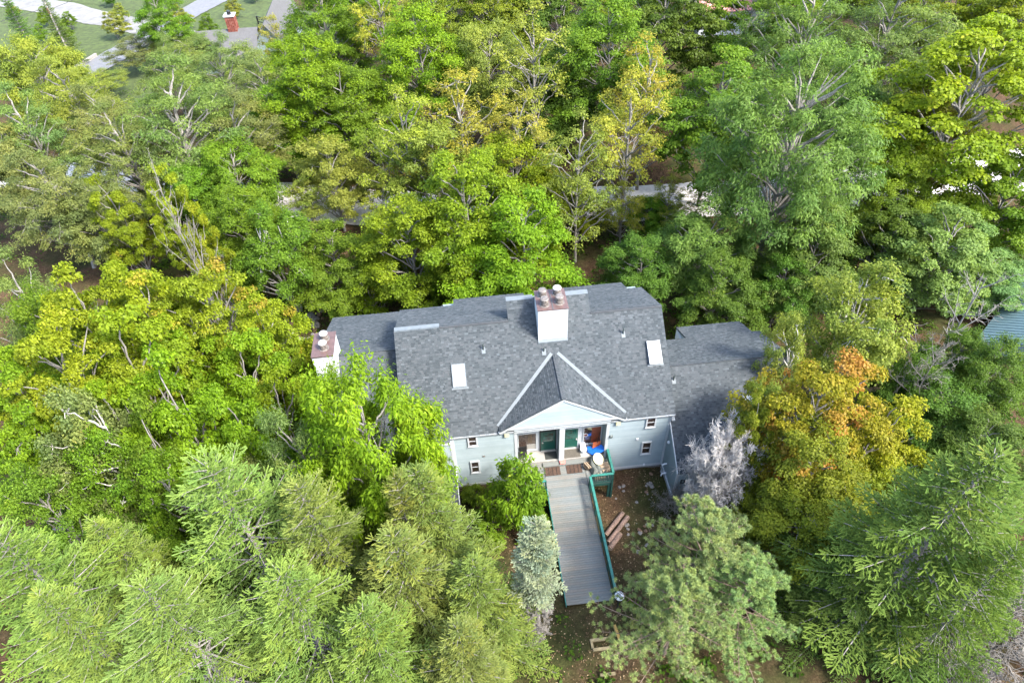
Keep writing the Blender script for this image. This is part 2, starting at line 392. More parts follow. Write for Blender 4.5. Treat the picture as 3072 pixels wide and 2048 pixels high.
# ------------------------------------------------------------------ main house
SL = .788; EZ = 5.56                     # front roof slope, height of the roof surface at y = 0
zr = lambda y: EZ+SL*y                   # front roof plane
RY = 5.32; RZ = zr(RY); BS = .5          # ridge, back slope
zb = lambda y: RZ-BS*(y-RY)
house = thing('townhouse', (6.9, 5.0, -.4), 'large grey shingled duplex with pale blue siding and a pedimented double porch', 'house')
MB().box(.03, 13.80, .03, 10.5, -1.6, .02).build('foundation', CONC, house)
w = MB()
w.box(0, 4.04, 0, 10.6, .02, 5.36); w.box(9.74, 13.83, 0, 10.6, .02, 5.36); w.box(4.04, 9.74, .97, 10.6, .02, 5.356)
w.prism([(.004, .02, 5.36), (.004, RY, RZ-.18), (.004, 10.58, zb(10.58)-.18), (.004, 10.58, 5.36)], (13.822, 0, 0))
w.prism([(4.3, RY-.4, zr(RY-.4)-.2), (4.3, 6.25, zr(6.25)-.2), (4.3, 6.25, zb(6.25)-.3)], (5.04, 0, 0))
w.box(4.04, 9.74, .03, .97, 5.30, 5.352)                                   # porch ceiling
wall = w.build('wall', SIDE, house, var=True)
def siding(x0, x1, z0, z1, y, parent, e=.115, mat=None, rng=RNG, clipx=None, name='siding_board'):
    z = z0
    while z < z1-.02:
        t = min(z+e+.012, z1); a, b = (x0, x1) if clipx is None else clipx(z+e)
        if b-a > .1:
            m = MB(); m.var = float(rng.random())
            m.hull8([(a, y-.036, z), (b, y-.036, z), (b, y+.002, z), (a, y+.002, z)], [(a, y-.006, t), (b, y-.006, t), (b, y+.002, t), (a, y+.002, t)])
            m.build(name, mat or SIDE, parent, var=True)
        z += e
siding(.10, 3.86, .24, 5.36, 0, wall); siding(9.92, 13.73, .24, 5.36, 0, wall)
t = MB()
t.box(-.02, 4.02, -.05, -.002, .0, .238); t.box(9.76, 13.85, -.05, -.002, .0, .238)
base = t.build('base_trim', TRIM, house)
MB().box(-.035, .10, -.045, -.001, .24, 5.36).build('corner_board', TRIM, house)
MB().box(13.73, 13.865, -.045, -.001, .24, 5.36).build('corner_board', TRIM, house)
MB().box(3.86, 4.05, -.055, .05, .0, 5.30).build('porch_pilaster', TRIM, house)
MB().box(9.73, 9.92, -.055, .05, .0, 5.30).build('porch_pilaster', TRIM, house)
MB().box(6.73, 7.07, -.06, .18, 1.55, 5.30).build('porch_post', TRIM, house)
MB().box(6.80, 7.0, .18, .96, 1.55, 5.295).build('porch_partition', SIDE, house)
MB().box(3.86, 9.92, -.16, .06, 5.302, 5.80).build('porch_beam', TRIM, house)
MB().box(-.12, 3.858, -.16, .0, 5.362, 5.47).build('eave_fascia', TRIM, house); MB().box(9.922, 14.0, -.16, .0, 5.362, 5.47).build('eave_fascia', TRIM, house)
MB().box(13.835, 14.0, -.14, .35, 5.0, 5.36).build('cornice_return', TRIM, house)
MB().box(13.85, 14.06, -.17, .45, 4.90, 4.998).build('cornice_return', TRIM, house)
# pediment
GR, GX0, GSL = 8.26, 6.9, .64
PY = -.20
ped = MB(); ped.prism([(GX0-3.75, PY, 5.802), (GX0+3.75, PY, 5.802), (GX0, PY, GR-.10)], (0, .3, 0)); pediment = ped.build('pediment', SIDE, house, var=True)
siding(0, 0, 5.95, GR-.3, PY, pediment, clipx=lambda z: (GX0-(GR-.16-z)/GSL+.12, GX0+(GR-.16-z)/GSL-.12))
for s in (-1, 1):
    MB().beam((GX0, PY-.035, GR-.14), (GX0+s*3.95, PY-.035, GR-.14-3.95*GSL), .09, .20).build('rake_board', TRIM, pediment)
MB().box(GX0-3.6, GX0+3.6, PY-.07, PY-.03, 5.78, 5.95).build('pediment_sill', TRIM, pediment)
# roof
r = MB()
def slab(m, pts, th=.12):
    m.hull8([(p[0], p[1], p[2]-th) for p in pts], pts)
slab(r, [(-.12, -.15, zr(-.15)), (14.05, -.15, zr(-.15)), (14.05, RY, RZ), (-.12, RY, RZ)])
slab(r, [(-2.95, -.30, zr(-.30)), (-.125, -.30, zr(-.30)), (-.125, RY, RZ), (-2.95, RY, RZ)])
slab(r, [(4.2, RY+.01, zr(RY+.01)), (9.44, RY+.01, zr(RY+.01)), (9.44, 6.32, zr(6.32)), (4.2, 6.32, zr(6.32))])
for (a, b, y) in ((-2.95, .75, 9.7), (.755, 5.8, 11.1), (5.805, 7.99, 9.9), (7.995, 13.05, 11.4), (13.055, 14.05, 9.75)):
    slab(r, [(a, RY+.004, RZ), (b, RY+.004, RZ), (b, y, zb(y)), (a, y, zb(y))])
GZR = 3.42
for s in (-1, 1):
    e = 3.9
    q = [(GX0, PY-.08, GR), (GX0+s*e, PY-.08, GR-GSL*e), (GX0+s*e, .22, GR-GSL*e), (GX0, GZR, GR)]
    if s < 0: q = [q[0], q[3], q[2], q[1]]
    slab(r, q, .07)
roof = r.build('roof', UNDER, house)
sh = []
V1 = math.sqrt(1+SL*SL); vdir = np.array([0, 1, SL])/V1
sh.append(shingle_arrays((0, -.17, zr(-.17)), (1, 0, 0), vdir, (RY+.17)*V1, lambda s: (-.12, 14.05), seed=1))
sh.append(shingle_arrays((0, -.32, zr(-.32)+.02), (1, 0, 0), vdir, (RY+.32)*V1, lambda s: (-2.97, -.10), seed=2))
sh.append(shingle_arrays((0, RY, RZ), (1, 0, 0), vdir, 1.0*V1, lambda s: (4.2, 9.44), seed=3))
gv = math.sqrt(1+GSL*GSL)
for s in (-1, 1):   # gable planes: u runs along y, v up towards the gable's ridge
    e = 3.93
    o = (GX0+s*e, 0, GR-GSL*e+.01); v_ = np.array([-s, 0, GSL])/gv; u_ = (0, 1, 0) if s > 0 else (0, -1, 0)
    def xr(sv_, s=s, e=e):
        d = e-sv_/gv; ymax = (GR-GSL*d-EZ)/SL+.03
        return (PY-.1, ymax) if s > 0 else (-ymax, -(PY-.1))
    sh.append(shingle_arrays(o, u_, v_, e*gv, xr, seed=10+s))
bv = math.sqrt(1+BS*BS); vb = np.array([0, -1, BS])/bv
for i, (a, b, y) in enumerate(((-2.95, .75, 9.7), (.75, 5.8, 11.1), (5.8, 8.0, 9.9), (8.0, 13.05, 11.4), (13.05, 14.05, 9.75))):
    sh.append(shingle_arrays((0, y, zb(y)+.006), (-1, 0, 0), vb, (y-RY)*bv, lambda s, a=a, b=b: (-b, -a), seed=20+i))
nb = np.array([0, 1, -BS])/bv
sh.append(cap_row((-.12, RY-.02, RZ+.03), (4.2, RY-.02, RZ+.03), nb, (0, 0, 1), seed=5))
sh.append(cap_row((9.44, RY-.02, RZ+.03), (14.05, RY-.02, RZ+.03), nb, (0, 0, 1), seed=6))
sh.append(cap_row((GX0-.14, PY-.08, GR-.03), (GX0-.14, GZR-.1, GR-.03), (1, 0, 0), (0, 0, 1), .28, seed=7))
lay_shingles(sh, roof, 300)
for (a, b, y) in ((-2.95, -.13, RY), (4.2, 5.9, 6.32), (7.86, 9.44, 6.32)):
    m = MB(); m.hull8([(a, y-.05, zr(y-.05)+.0), (b, y-.05, zr(y-.05)), (b, y+.27, zr(y)-.02), (a, y+.27, zr(y)-.02)], [(a, y-.06, zr(y-.06)+.045), (b, y-.06, zr(y-.06)+.045), (b, y+.28, zr(y)+.06), (a, y+.28, zr(y)+.06)])
    m.build('ridge_flashing', FLASH, roof)
for s in (-1, 1):
    a = Vector((GX0+s*.12, GZR+.02, GR-.02)); b = Vector((GX0+s*3.93, .16, zr(.16)))
    nrm = Vector((0, -SL, 1)).normalized(); d = (b-a).normalized(); side = nrm.cross(d)*(1 if s > 0 else -1)*-1
    if side.x*s < 0: side = -side
    q = [a+nrm*.03, b+nrm*.03, b+nrm*.03+side*.20, a+nrm*.03+side*.20]
    q2 = [p+nrm*.02 for p in q]
    m = MB(); m.hull8([tuple(p) for p in q], [tuple(p) for p in q2]); m.build('valley_flashing', FLASH, roof)
for (a, b) in ((-.12, 4.2), (9.44, 14.05)): MB().box(a, b, RY-.10, RY-.03, RZ-.06, RZ+.035).build('ridge_shadow_strip', UNDER, roof)  # dark strip standing in for the shadow line of the ridge vent
# windows
def window(x0, x1, z0, z1, y, parent, gl=None, f=.09, mat=None, sash=True):
    m = MB(); yy = y-.075
    m.box(x0, x0+f, yy, y, z0, z1); m.box(x1-f, x1, yy, y, z0, z1); m.box(x0+f, x1-f, yy, y, z1-f, z1); m.box(x0+f, x1-f, yy, y, z0, z0+f)
    wo_ = m.build('window', mat or TRIM, parent)
    MB().box(x0+f, x1-f, y-.038, y-.01, z0+f, z1-f).build('pane', gl or GLASSD, wo_)
    if sash:
        zm = (z0+z1)/2; s_ = MB(); s_.box(x0+f, x1-f, y-.055, y-.039, zm-.025, zm+.025); s_.build('meeting_rail', TRIM, wo_)
        s_ = MB(); g = f+.035
        s_.box(x0+f, x0+g, y-.052, y-.039, z0+f, z1-f); s_.box(x1-g, x1-f, y-.052, y-.039, z0+f, z1-f); s_.build('sash', FRAMEB, wo_)
    MB().box(x0-.03, x1+.03, y-.11, y-.076, z0-.03, z0+.02).build('sill', TRIM, wo_)
    return wo_
window(.94, 1.56, 4.33, 5.36, -.024, house); window(.93, 1.54, 1.45, 2.72, -.024, house)
window(12.23, 12.88, 4.33, 5.36, -.024, house); window(12.2, 12.87, 1.50, 2.80, -.024, house)
# porch interior: white back wall panel, doors, windows, floor
MB().box(4.05, 9.73, .935, .968, 1.60, 5.29).build('porch_back_wall', TRIM, house)
MB().box(4.05, 9.73, .0, .93, 1.50, 1.76).build('porch_floor', PFLOOR, house)
for (x0, x1, side) in ((4.14, 5.40, 0), (8.46, 9.70, 1)):
    wq = window(x0, x1, 1.98, 3.80, .934, house, gl=GLASSP, f=.06, sash=False)
    m = MB()
    if side:
        m.box(9.03, 9.62, .885, .897, 2.06, 3.72); m.build('red_curtain', REDW, wq)
        MB().lathe((8.64, .895, 2.95), [(.17, 0), (.17, .006)], 18, (0, -1, 0)).build('hung_plate', WHITEP, wq)
        MB().lathe((8.64, .888, 2.95), [(.115, 0), (.115, .006)], 18, (0, -1, 0)).build('hung_plate_centre', REDW, wq)
        MB().box(8.80, 9.02, .885, .895, 2.82, 3.06).build('blue_box', BLUEP, wq)
    else:
        m.box(4.80, 5.10, .885, .897, 2.75, 3.60); m.build('tan_curtain', BASKET, wq)
        MB().box(4.74, 5.33, .884, .896, 2.06, 2.6).build('pale_curtain', PFLOOR, wq)
for (x0, hx) in ((5.66, 5.76), (7.16, 8.02)):
    d = MB(); d.box(x0, x0+.95, .87, .93, 1.78, 3.80); door = d.build('door', GREEN, house)
    m = MB(); m.box(x0-.07, x0, .85, .934, 1.76, 3.88); m.box(x0+.95, x0+1.02, .85, .934, 1.76, 3.88); m.box(x0, x0+.95, .85, .934, 3.80, 3.88); m.build('door_frame', BLACKM if x0 < 6 else TRIM, door)
    MB().box(x0+.12, x0+.83, .855, .869, 2.75, 3.68).build('door_pane', GLASSG, door)
    MB().box(x0+.12, x0+.83, .858, .869, 1.95, 2.6).build('door_panel', GREEN, door)
    MB().lathe((hx, .87, 2.72), [(.035, 0), (.035, .05), (.05, .06), (.05, .10), (.0, .11)], 12, (0, -1, 0)).build('handle', STEELW, door)
    MB().box(x0, x0+.95, .80, .868, 1.762, 1.80).build('threshold', STEELW, door)
# wall fittings
for x in (3.40, 10.42):
    m = MB(); m.box(x-.14, x+.14, -.16, -.024, 5.00, 5.33); m.build('porch_light', CREAM, house)
MB().lathe((10.06, -.02, 3.78), [(.14, 0), (.14, .05), (.09, .12), (.0, .13)], 16, (0, -1, 0)).build('exhaust_hood', DARKP, house)
MB().box(11.78, 11.92, -.09, -.02, 3.12, 3.28).build('vent_hood', WHITEP, house)
MB().box(1.78, 1.94, -.06, -.02, 3.06, 3.16).build('vent_hood', STEEL, house)
MB().box(12.52, 12.64, -.12, -.05, .16, .36).build('outlet_box', WHITEP, house)
MB().box(6.84, 6.96, -.075, -.06, 2.75, 2.98).build('unit_plate', STEELW, house)
# chimney
def flue(parent, x, y, z, r=.24, mat=STEEL, top=None):
    m = MB(); m.lathe((x, y, z), [(r*1.35, 0), (r*1.3, .02), (r*.92, .03), (r*.92, .12), (r*1.05, .13), (r*1.05, .20), (r*.86, .21), (r*.86, .27), (r*1.05, .28), (r*1.05, .36), (r*.8, .37), (r*.8, .44)], 18)
    o = m.build('flue_pot', mat, parent, smooth=False)
    MB().lathe((x, y, z+.44), [(r*1.08, 0), (r*1.1, .03), (r*.95, .075), (r*.3, .10), (.0, .105)], 18).build('flue_cap', top or mat, parent)
def chimney(parent, x0, x1, y0, y1, zb_, zt, pots, e=.115, boards=True):
    m = MB(); m.box(x0, x1, y0, y1, zb_, zt); ch = m.build('chimney', CHIMW, parent, var=True)
    if boards:
        siding(x0+.13, x1-.13, boards, zt-.02, y0, ch, e, CHIMW)
    for (a, b) in ((x0-.02, x0+.13), (x1-.13, x1+.02)):
        MB().box(a, b, y0-.035, y0-.001, boards or zb_, zt-.001).build('corner_board', TRIM, ch)
    MB().box(x0-.05, x1+.05, y0-.07, y1+.05, zt, zt+.07).build('chimney_cap', CAPM, ch)
    for (x, y, tp) in pots: flue(ch, x, y, zt+.07, top=tp)
    return ch
ch = chimney(house, 5.98, 7.78, 4.17, 5.92, 8.2, 11.36, [(6.42, 4.62, None), (7.34, 4.70, None), (6.40, 5.42, None), (7.32, 5.52, STEELW)], boards=8.86)
MB().box(6.86, 6.90, 4.10, 5.97, 11.43, 11.46).build('cap_seam', DARKP, ch)
MB().hull8([(5.95, 4.0, zr(4.0)+.0), (7.82, 4.0, zr(4.0)), (7.82, 4.168, zr(4.17)), (5.95, 4.168, zr(4.17))], [(5.95, 4.0, zr(4.0)+.10), (7.82, 4.0, zr(4.0)+.10), (7.82, 4.168, zr(4.17)+.10), (5.95, 4.168, zr(4.17)+.10)]).build('base_flashing', FLASH, ch)
# skylights and vent pipes
def skylight(parent, x0, x1, y0, y1, zf, open_=0.0):
    def P(x, y, h): n_ = Vector((0, -SL, 1)).normalized(); return tuple(Vector((x, y, zf(y)))+n_*h)
    def fr(a, b, c, d, h0, h1): return [P(a, c, h0), P(b, c, h0), P(b, d, h0), P(a, d, h0)], [P(a, c, h1), P(b, c, h1), P(b, d, h1), P(a, d, h1)]
    m = MB()
    for q in ((x0, x0+.07, y0, y1), (x1-.07, x1, y0, y1), (x0+.07, x1-.07, y0, y0+.06), (x0+.07, x1-.07, y1-.06, y1)): m.hull8(*fr(*q, 0, .13))
    k = m.build('skylight', FLASH, parent)
    MB().hull8(*fr(x0-.09, x1+.09, y0-.10, y0-.002, .025, .05)).build('apron_flashing', FLASH, k)
    m = MB(); lo, hi = fr(x0+.075, x1-.075, y0+.065, y1-.065, .09, .115)
    if open_:
        lo = [P(x0+.02, y0-.02, .14+open_), P(x1-.02, y0-.02, .14+open_), P(x1-.02, y1-.02, .14), P(x0+.02, y1-.02, .14)]
        hi = [P(x0+.02, y0-.02, .18+open_), P(x1-.02, y0-.02, .18+open_), P(x1-.02, y1-.02, .18), P(x0+.02, y1-.02, .18)]
        m.hull8(lo, hi); m.build('lifted_sash', TRIM, k)
        lo = [P(x0+.09, y0+.05, .145+open_*.97), P(x1-.09, y0+.05, .145+open_*.97), P(x1-.09, y1-.09, .145), P(x0+.09, y1-.09, .145)]
        hi = [P(x0+.09, y0+.05, .186+open_*.97), P(x1-.09, y0+.05, .186+open_*.97), P(x1-.09, y1-.09, .186), P(x0+.09, y1-.09, .186)]
        m = MB()
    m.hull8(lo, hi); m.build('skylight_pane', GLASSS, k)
    return k
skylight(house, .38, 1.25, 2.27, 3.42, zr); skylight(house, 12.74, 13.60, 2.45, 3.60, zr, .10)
def vent(parent, x, y, zf, h=.5):
    m = MB(); m.lathe((x, y, zf(y)-.05), [(.06, 0), (.06, h), (.045, h), (.045, h-.05)], 10); v = m.build('vent_pipe', DARKP, parent)
    MB().hull8([(x-.12, y-.22, zf(y-.22)+.02), (x+.12, y-.22, zf(y-.22)+.02), (x+.12, y+.1, zf(y+.1)+.02), (x-.12, y+.1, zf(y+.1)+.02)],
               [(x-.12, y-.22, zf(y-.22)+.04), (x+.12, y-.22, zf(y-.22)+.04), (x+.12, y+.1, zf(y+.1)+.04), (x-.12, y+.1, zf(y+.1)+.04)]).build('pipe_flashing', FLASH, v)
vent(house, 2.48, 4.0, zr, .55); vent(house, 11.37, 4.1, zr, .6); vent(house, 6.24, 3.62, zr, .35)
# bump-out at the left end with two windows, low lean-to roof in front of it
lb = MB(); lb.box(-2.85, -.02, -.24, 5.0, -2.4, 5.1); lb.prism([(-2.85, -.2, 5.1), (-2.85, 5.3, 5.1), (-2.85, 5.3, RZ-.2)], (2.7, 0, 0)); lbw = lb.build('side_bay', SIDE, house, var=True)
siding(-2.75, -.16, 2.42, 5.06, -.24, lbw)
MB().box(-.16, .0, -.285, -.241, -1.0, 5.08).build('corner_board', TRIM, lbw); MB().box(-2.95, .0, -.36, -.24, 5.085, 5.22).build('eave_fascia', TRIM, lbw)
window(-1.35, -.66, 3.95, 5.0, -.264, house); window(-1.35, -.62, 2.55, 3.6, -.264, house)
m = MB(); lz = lambda y: 2.40+1.05*(y+.27)
slab(m, [(-7.6, -2.7, lz(-2.7)), (-.02, -2.7, lz(-2.7)), (-.02, -.27, 2.40), (-7.6, -.27, 2.40)], .1)
lroof = m.build('lean_to_roof', UNDER, house)
l1 = math.sqrt(1+1.05**2)
lay_shingles([shingle_arrays((0, -2.72, lz(-2.72)), (1, 0, 0), np.array([0, 1, 1.05])/l1, 2.45*l1, lambda s: (-7.6, -.03), seed=41)], lroof, 0)
MB().hull8([(-.03, -2.75, lz(-2.75)-.2), (.03, -2.75, lz(-2.75)-.2), (.03, -.25, 2.22), (-.03, -.25, 2.22)], [(-.03, -2.75, lz(-2.75)+.05), (.03, -2.75, lz(-2.75)+.05), (.03, -.25, 2.47), (-.03, -.25, 2.47)]).build('rake_board', TRIM, lroof)
m = MB(); m.prism([(-7.5, -.3, -2.6), (-7.5, -2.5, -2.6), (-7.5, -2.5, lz(-2.5)-.12), (-7.5, -.3, 2.2)], (7.45, 0, 0)); m.build('lean_to_wall', SIDE, house, var=True)

# ------------------------------------------------------------------ right wing
rw = thing('townhouse', (18.2, 3.0, -1.4), 'lower grey-roofed wing attached at the right, half hidden by the orange maple', 'house')
RS = .70; rz = lambda y: 2.80+RS*(y+2.55)
WRY = 2.86; WRZ = rz(WRY); WB = .45; wb = lambda y: WRZ-WB*(y-WRY)
m = MB(); m.prism([(13.87, -2.5, -1.5), (13.87, -2.5, 2.62), (13.87, WRY, WRZ-.14), (13.87, 7.0, wb(7.0)-.14), (13.87, 7.0, -1.8)], (8.2, 0, 0))
m.prism([(17.05, 6.9, -1.8), (17.05, 6.9, wb(6.9)-.16), (17.05, 9.0, wb(9.0)-.16), (17.05, 9.0, -2.4)], (4.6, 0, 0))
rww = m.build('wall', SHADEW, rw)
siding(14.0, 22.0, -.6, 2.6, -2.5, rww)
MB().box(13.84, 13.99, -2.545, -2.501, -1.2, 2.66).build('corner_board', TRIM, rww)
MB().box(13.8, 22.2, -2.62, -2.51, 2.50, 2.66).build('eave_fascia', TRIM, rww)
m = MB(); m.hull8([(13.82, -2.66, rz(-2.66)-.16), (13.868, -2.66, rz(-2.66)-.16), (13.868, .0, rz(0)-.16), (13.82, .0, rz(0)-.16)], [(13.82, -2.66, rz(-2.66)), (13.868, -2.66, rz(-2.66)), (13.868, .0, rz(0)), (13.82, .0, rz(0))]); m.build('rake_board', TRIM, rww)
m = MB(); m.box(13.80, 13.869, -2.5, -.06, -.3, .12); m.build('base_trim', TRIM, rww)
r = MB()
slab(r, [(13.88, -2.66, rz(-2.66)), (22.3, -2.66, rz(-2.66)), (22.3, WRY, WRZ), (13.88, WRY, WRZ)])
slab(r, [(14.08, WRY+.004, WRZ), (22.3, WRY+.004, WRZ), (22.3, 7.1, wb(7.1)), (14.08, 7.1, wb(7.1))])
slab(r, [(16.95, 7.104, wb(7.104)), (21.75, 7.104, wb(7.104)), (21.75, 9.2, wb(9.2)), (16.95, 9.2, wb(9.2))])
# entry gable at the front of the wing
g0, gr, gs, ge = 17.5, 4.72, .64, 3.0
for s in (-1, 1):
    q = [(g0, -2.8, gr), (g0+s*ge, -2.8, gr-gs*ge), (g0+s*ge, -2.6, gr-gs*ge), (g0, (gr-2.80)/RS-2.55, gr)]
    if s < 0: q = [q[0], q[3], q[2], q[1]]
    slab(r, q, .07)
rroof = r.build('roof', UNDER, rw)
v1 = math.sqrt(1+RS*RS); v2 = math.sqrt(1+WB*WB); sh = []
sh.append(shingle_arrays((0, -2.68, rz(-2.68)), (1, 0, 0), np.array([0, 1, RS])/v1, (WRY+2.68)*v1, lambda s: (13.87, 22.3), seed=51))
vb2 = np.array([0, -1, WB])/v2
sh.append(shingle_arrays((0, 7.1, wb(7.1)+.006), (-1, 0, 0), vb2, (7.1-WRY)*v2, lambda s: (-22.3, -14.08), seed=52))
sh.append(shingle_arrays((0, 9.2, wb(9.2)+.006), (-1, 0, 0), vb2, 2.1*v2, lambda s: (-21.75, -16.95), seed=53))
gv2 = math.sqrt(1+gs*gs)
for s in (-1, 1):
    def xr(sv_, s=s):
        d = ge-sv_/gv2; ym = (gr-gs*d-2.80)/RS-2.55+.02
        return (-2.82, ym) if s > 0 else (-ym, 2.82)
    sh.append(shingle_arrays((g0+s*ge, 0, gr-gs*ge+.01), (0, 1, 0) if s > 0 else (0, -1, 0), np.array([-s, 0, gs])/gv2, ge*gv2, xr, seed=60+s))
sh.append(cap_row((14.08, WRY-.02, WRZ+.03), (22.3, WRY-.02, WRZ+.03), np.array([0, 1, -WB])/v2, (0, 0, 1), seed=54))
lay_shingles(sh, rroof, 300)
a = Vector((g0-.1, (gr-2.80)/RS-2.55, gr)); b = Vector((g0-ge, -2.55, rz(-2.55))); nrm = Vector((0, -RS, 1)).normalized(); d = (b-a).normalized(); sd_ = nrm.cross(d)
if sd_.x > 0: sd_ = -sd_
m = MB(); m.hull8([tuple(a+nrm*.03), tuple(b+nrm*.03), tuple(b+nrm*.03+sd_*.18), tuple(a+nrm*.03+sd_*.18)], [tuple(a+nrm*.05), tuple(b+nrm*.05), tuple(b+nrm*.05+sd_*.18), tuple(a+nrm*.05+sd_*.18)]); m.build('valley_flashing', FLASH, rroof)
m = MB(); m.prism([(g0-2.8, -2.72, 2.85), (g0+2.8, -2.72, 2.85), (g0, -2.72, gr-.12)], (0, .2, 0)); m.build('pediment', TRIM, rw)
m = MB(); m.box(16.93, 17.045, 7.05, 9.05, wb(9)-1.0, wb(9)-.15); m.build('back_bay_side', TRIM, rw)
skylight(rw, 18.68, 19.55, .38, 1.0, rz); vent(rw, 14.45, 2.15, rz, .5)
# exhaust pipe, side lamp and the unit letter D
m = MB(); m.tube([(13.80, -.75, .15), (13.62, -.75, .15), (13.56, -.8, .3), (13.56, -.85, .95), (13.56, -.8, 1.1), (13.7, -.8, 1.15), (13.86, -.8, 1.15)], .055, 10); m.tube([(13.56, -.95, .05), (13.55, -1.0, .35), (13.86, -1.0, .40)], .055, 10); m.build('exhaust_pipe', WHITEP, rw, smooth=True)
MB().lathe((13.86, -.45, 3.05), [(.11, 0), (.11, .06), (.07, .12), (0, .13)], 14, (-1, 0, 0)).build('wall_lamp', WHITEP, rw)
dm = MB(); k = 14; dx, dz, dh, dw_ = 14.20, 1.35, .44, .34
outer = [(dx, dz), (dx, dz+dh)]+[(dx+.10+(dw_-.10)*math.sin(a_), dz+dh/2+dh/2*math.cos(a_)) for a_ in np.linspace(0, math.pi, k)]
inner = [(dx+.10, dz+.09), (dx+.10, dz+dh-.09)]+[(dx+.10+(dw_-.20)*math.sin(a_), dz+dh/2+(dh/2-.09)*math.cos(a_)) for a_ in np.linspace(0, math.pi, k)]
n_ = len(outer); pts = [(x, -2.56, z) for x, z in outer]+[(x, -2.56, z) for x, z in inner]+[(x, -2.53, z) for x, z in outer]+[(x, -2.53, z) for x, z in inner]
fc = []
for i in range(n_):
    j = (i+1) % n_; fc += [(i, j, n_+j, n_+i), (2*n_+i, 2*n_+j, j, i), (n_+i, n_+j, 3*n_+j, 3*n_+i)]
dm.add(pts, fc); tag(dm.build('unit_letter', BLACKM, rw), 'black letter D on the corner of the wing')

# ------------------------------------------------------------------ left wing and the lower unit beyond it
lw = thing('townhouse', (-5.5, 6.0, -3.4), 'grey-roofed left wing with a white boxed chimney at its end', 'house')
ls = .788; lzr = lambda y: 4.05+ls*y; LRY = 5.25; LRZ = lzr(LRY); LB = .45; lbz = lambda y: LRZ-LB*(y-LRY)
m = MB(); m.prism([(-7.9, 0.4, -3.5), (-7.9, .4, lzr(.4)-.14), (-7.9, LRY, LRZ-.14), (-7.9, 12.2, lbz(12.2)-.14), (-7.9, 12.2, -3.8)], (4.9, 0, 0)); m.build('wall', SIDE, lw, var=True)
r = MB(); slab(r, [(-8.05, -.2, lzr(-.2)), (-2.96, -.2, lzr(-.2)), (-2.96, LRY, LRZ), (-8.05, LRY, LRZ)])
slab(r, [(-8.35, LRY+.004, LRZ), (-.6, LRY+.004, LRZ), (-.6, 12.6, lbz(12.6)), (-8.35, 12.6, lbz(12.6))])
lroof2 = r.build('roof', UNDER, lw)
lv = math.sqrt(1+ls*ls); lv2 = math.sqrt(1+LB*LB)
lay_shingles([shingle_arrays((0, 12.6, lbz(12.6)+.006), (-1, 0, 0), np.array([0, -1, LB])/lv2, (12.6-LRY)*lv2, lambda s: (.6, 8.35), seed=71),
              cap_row((-8.05, LRY-.02, LRZ+.03), (-2.96, LRY-.02, LRZ+.03), np.array([0, 1, -LB])/lv2, (0, 0, 1), seed=73),
              shingle_arrays((0, -.22, lzr(-.22)), (1, 0, 0), np.array([0, 1, ls])/lv, (LRY+.22)*lv, lambda s: (-8.05, -2.97), seed=72)], lroof2, 200)
chimney(lw, -7.98, -6.72, 4.05, 6.1, 4.0, 9.42, [(-7.30, 4.72, STEELW), (-7.32, 5.55, STEELW)], boards=6.6)
ll = thing('townhouse', (-15.2, 4.5, -4.2), 'lowest townhouse unit buried under the left maples, chimney just showing', 'house')
uz = lambda y: .2+.7*y; UR = 4.4; URZ = uz(UR)
m = MB(); m.prism([(-17.3, 1.2, -4.3), (-17.3, 1.2, uz(1.2)-.14), (-17.3, UR, URZ-.14), (-17.3, 7, URZ-1.4), (-17.3, 7, -4.5)], (4.2, 0, 0)); m.build('wall', SIDE, ll, var=True)
r = MB(); slab(r, [(-17.5, 1, uz(1)), (-12.9, 1, uz(1)), (-12.9, UR, URZ), (-17.5, UR, URZ)]); slab(r, [(-17.5, UR+.004, URZ), (-12.9, UR+.004, URZ), (-12.9, 7.3, URZ-1.35), (-17.5, 7.3, URZ-1.35)])
lr3 = r.build('roof', UNDER, ll); uv = math.sqrt(1.49)
lay_shingles([shingle_arrays((0, .98, uz(.98)), (1, 0, 0), np.array([0, 1, .7])/uv, (UR-.98)*uv, lambda s: (-17.5, -12.9), seed=81)], lr3, 0)
chimney(ll, -18.4, -17.45, 3.5, 5.55, -4.0, 3.93, [(-17.95, 4.9, STEELW)], boards=1.8)

# ------------------------------------------------------------------ walkway, platform, rails
wk = thing('wooden_walkway', (7.0, -5.0, .6), 'grey plank walkway with green railing leading to the front porch', 'walkway')
y = -9.62; i = 0
while y < -.36:
    m = MB(); m.var = float(RNG.random()); j = RNG.uniform(-.012, .012)
    m.box(5.68+j, 8.33+j, y, y+.132, 1.50, 1.55+RNG.uniform(-.003, .003)); m.build('plank', DECK, wk, var=True); y += .142
for (xa, xb) in ((8.36, 9.92), (3.9, 5.65)):
    y = -1.95
    while y < -.05:
        m = MB(); m.var = float(RNG.random()); m.box(xa, xb, y, y+.132, 1.50, 1.552+RNG.uniform(-.003, .003)); m.build('plank', DECK, wk, var=True); y += .142
MB().box(5.66, 8.34, -.355, -.02, 1.45, 1.66).build('step', DECK, wk, var=True)
for x in (5.75, 7.0, 8.25): MB().box(x-.04, x+.04, -9.5, -.05, 1.28, 1.497).build('joist', TEALD, wk)
m = MB(); m.box(5.63, 5.675, -9.62, -1.97, 1.30, 1.60); m.build('edge_board', TEAL, wk)
m = MB(); m.box(8.335, 8.355, -9.62, -1.97, 1.30, 1.54); m.build('edge_board', TEALD, wk)
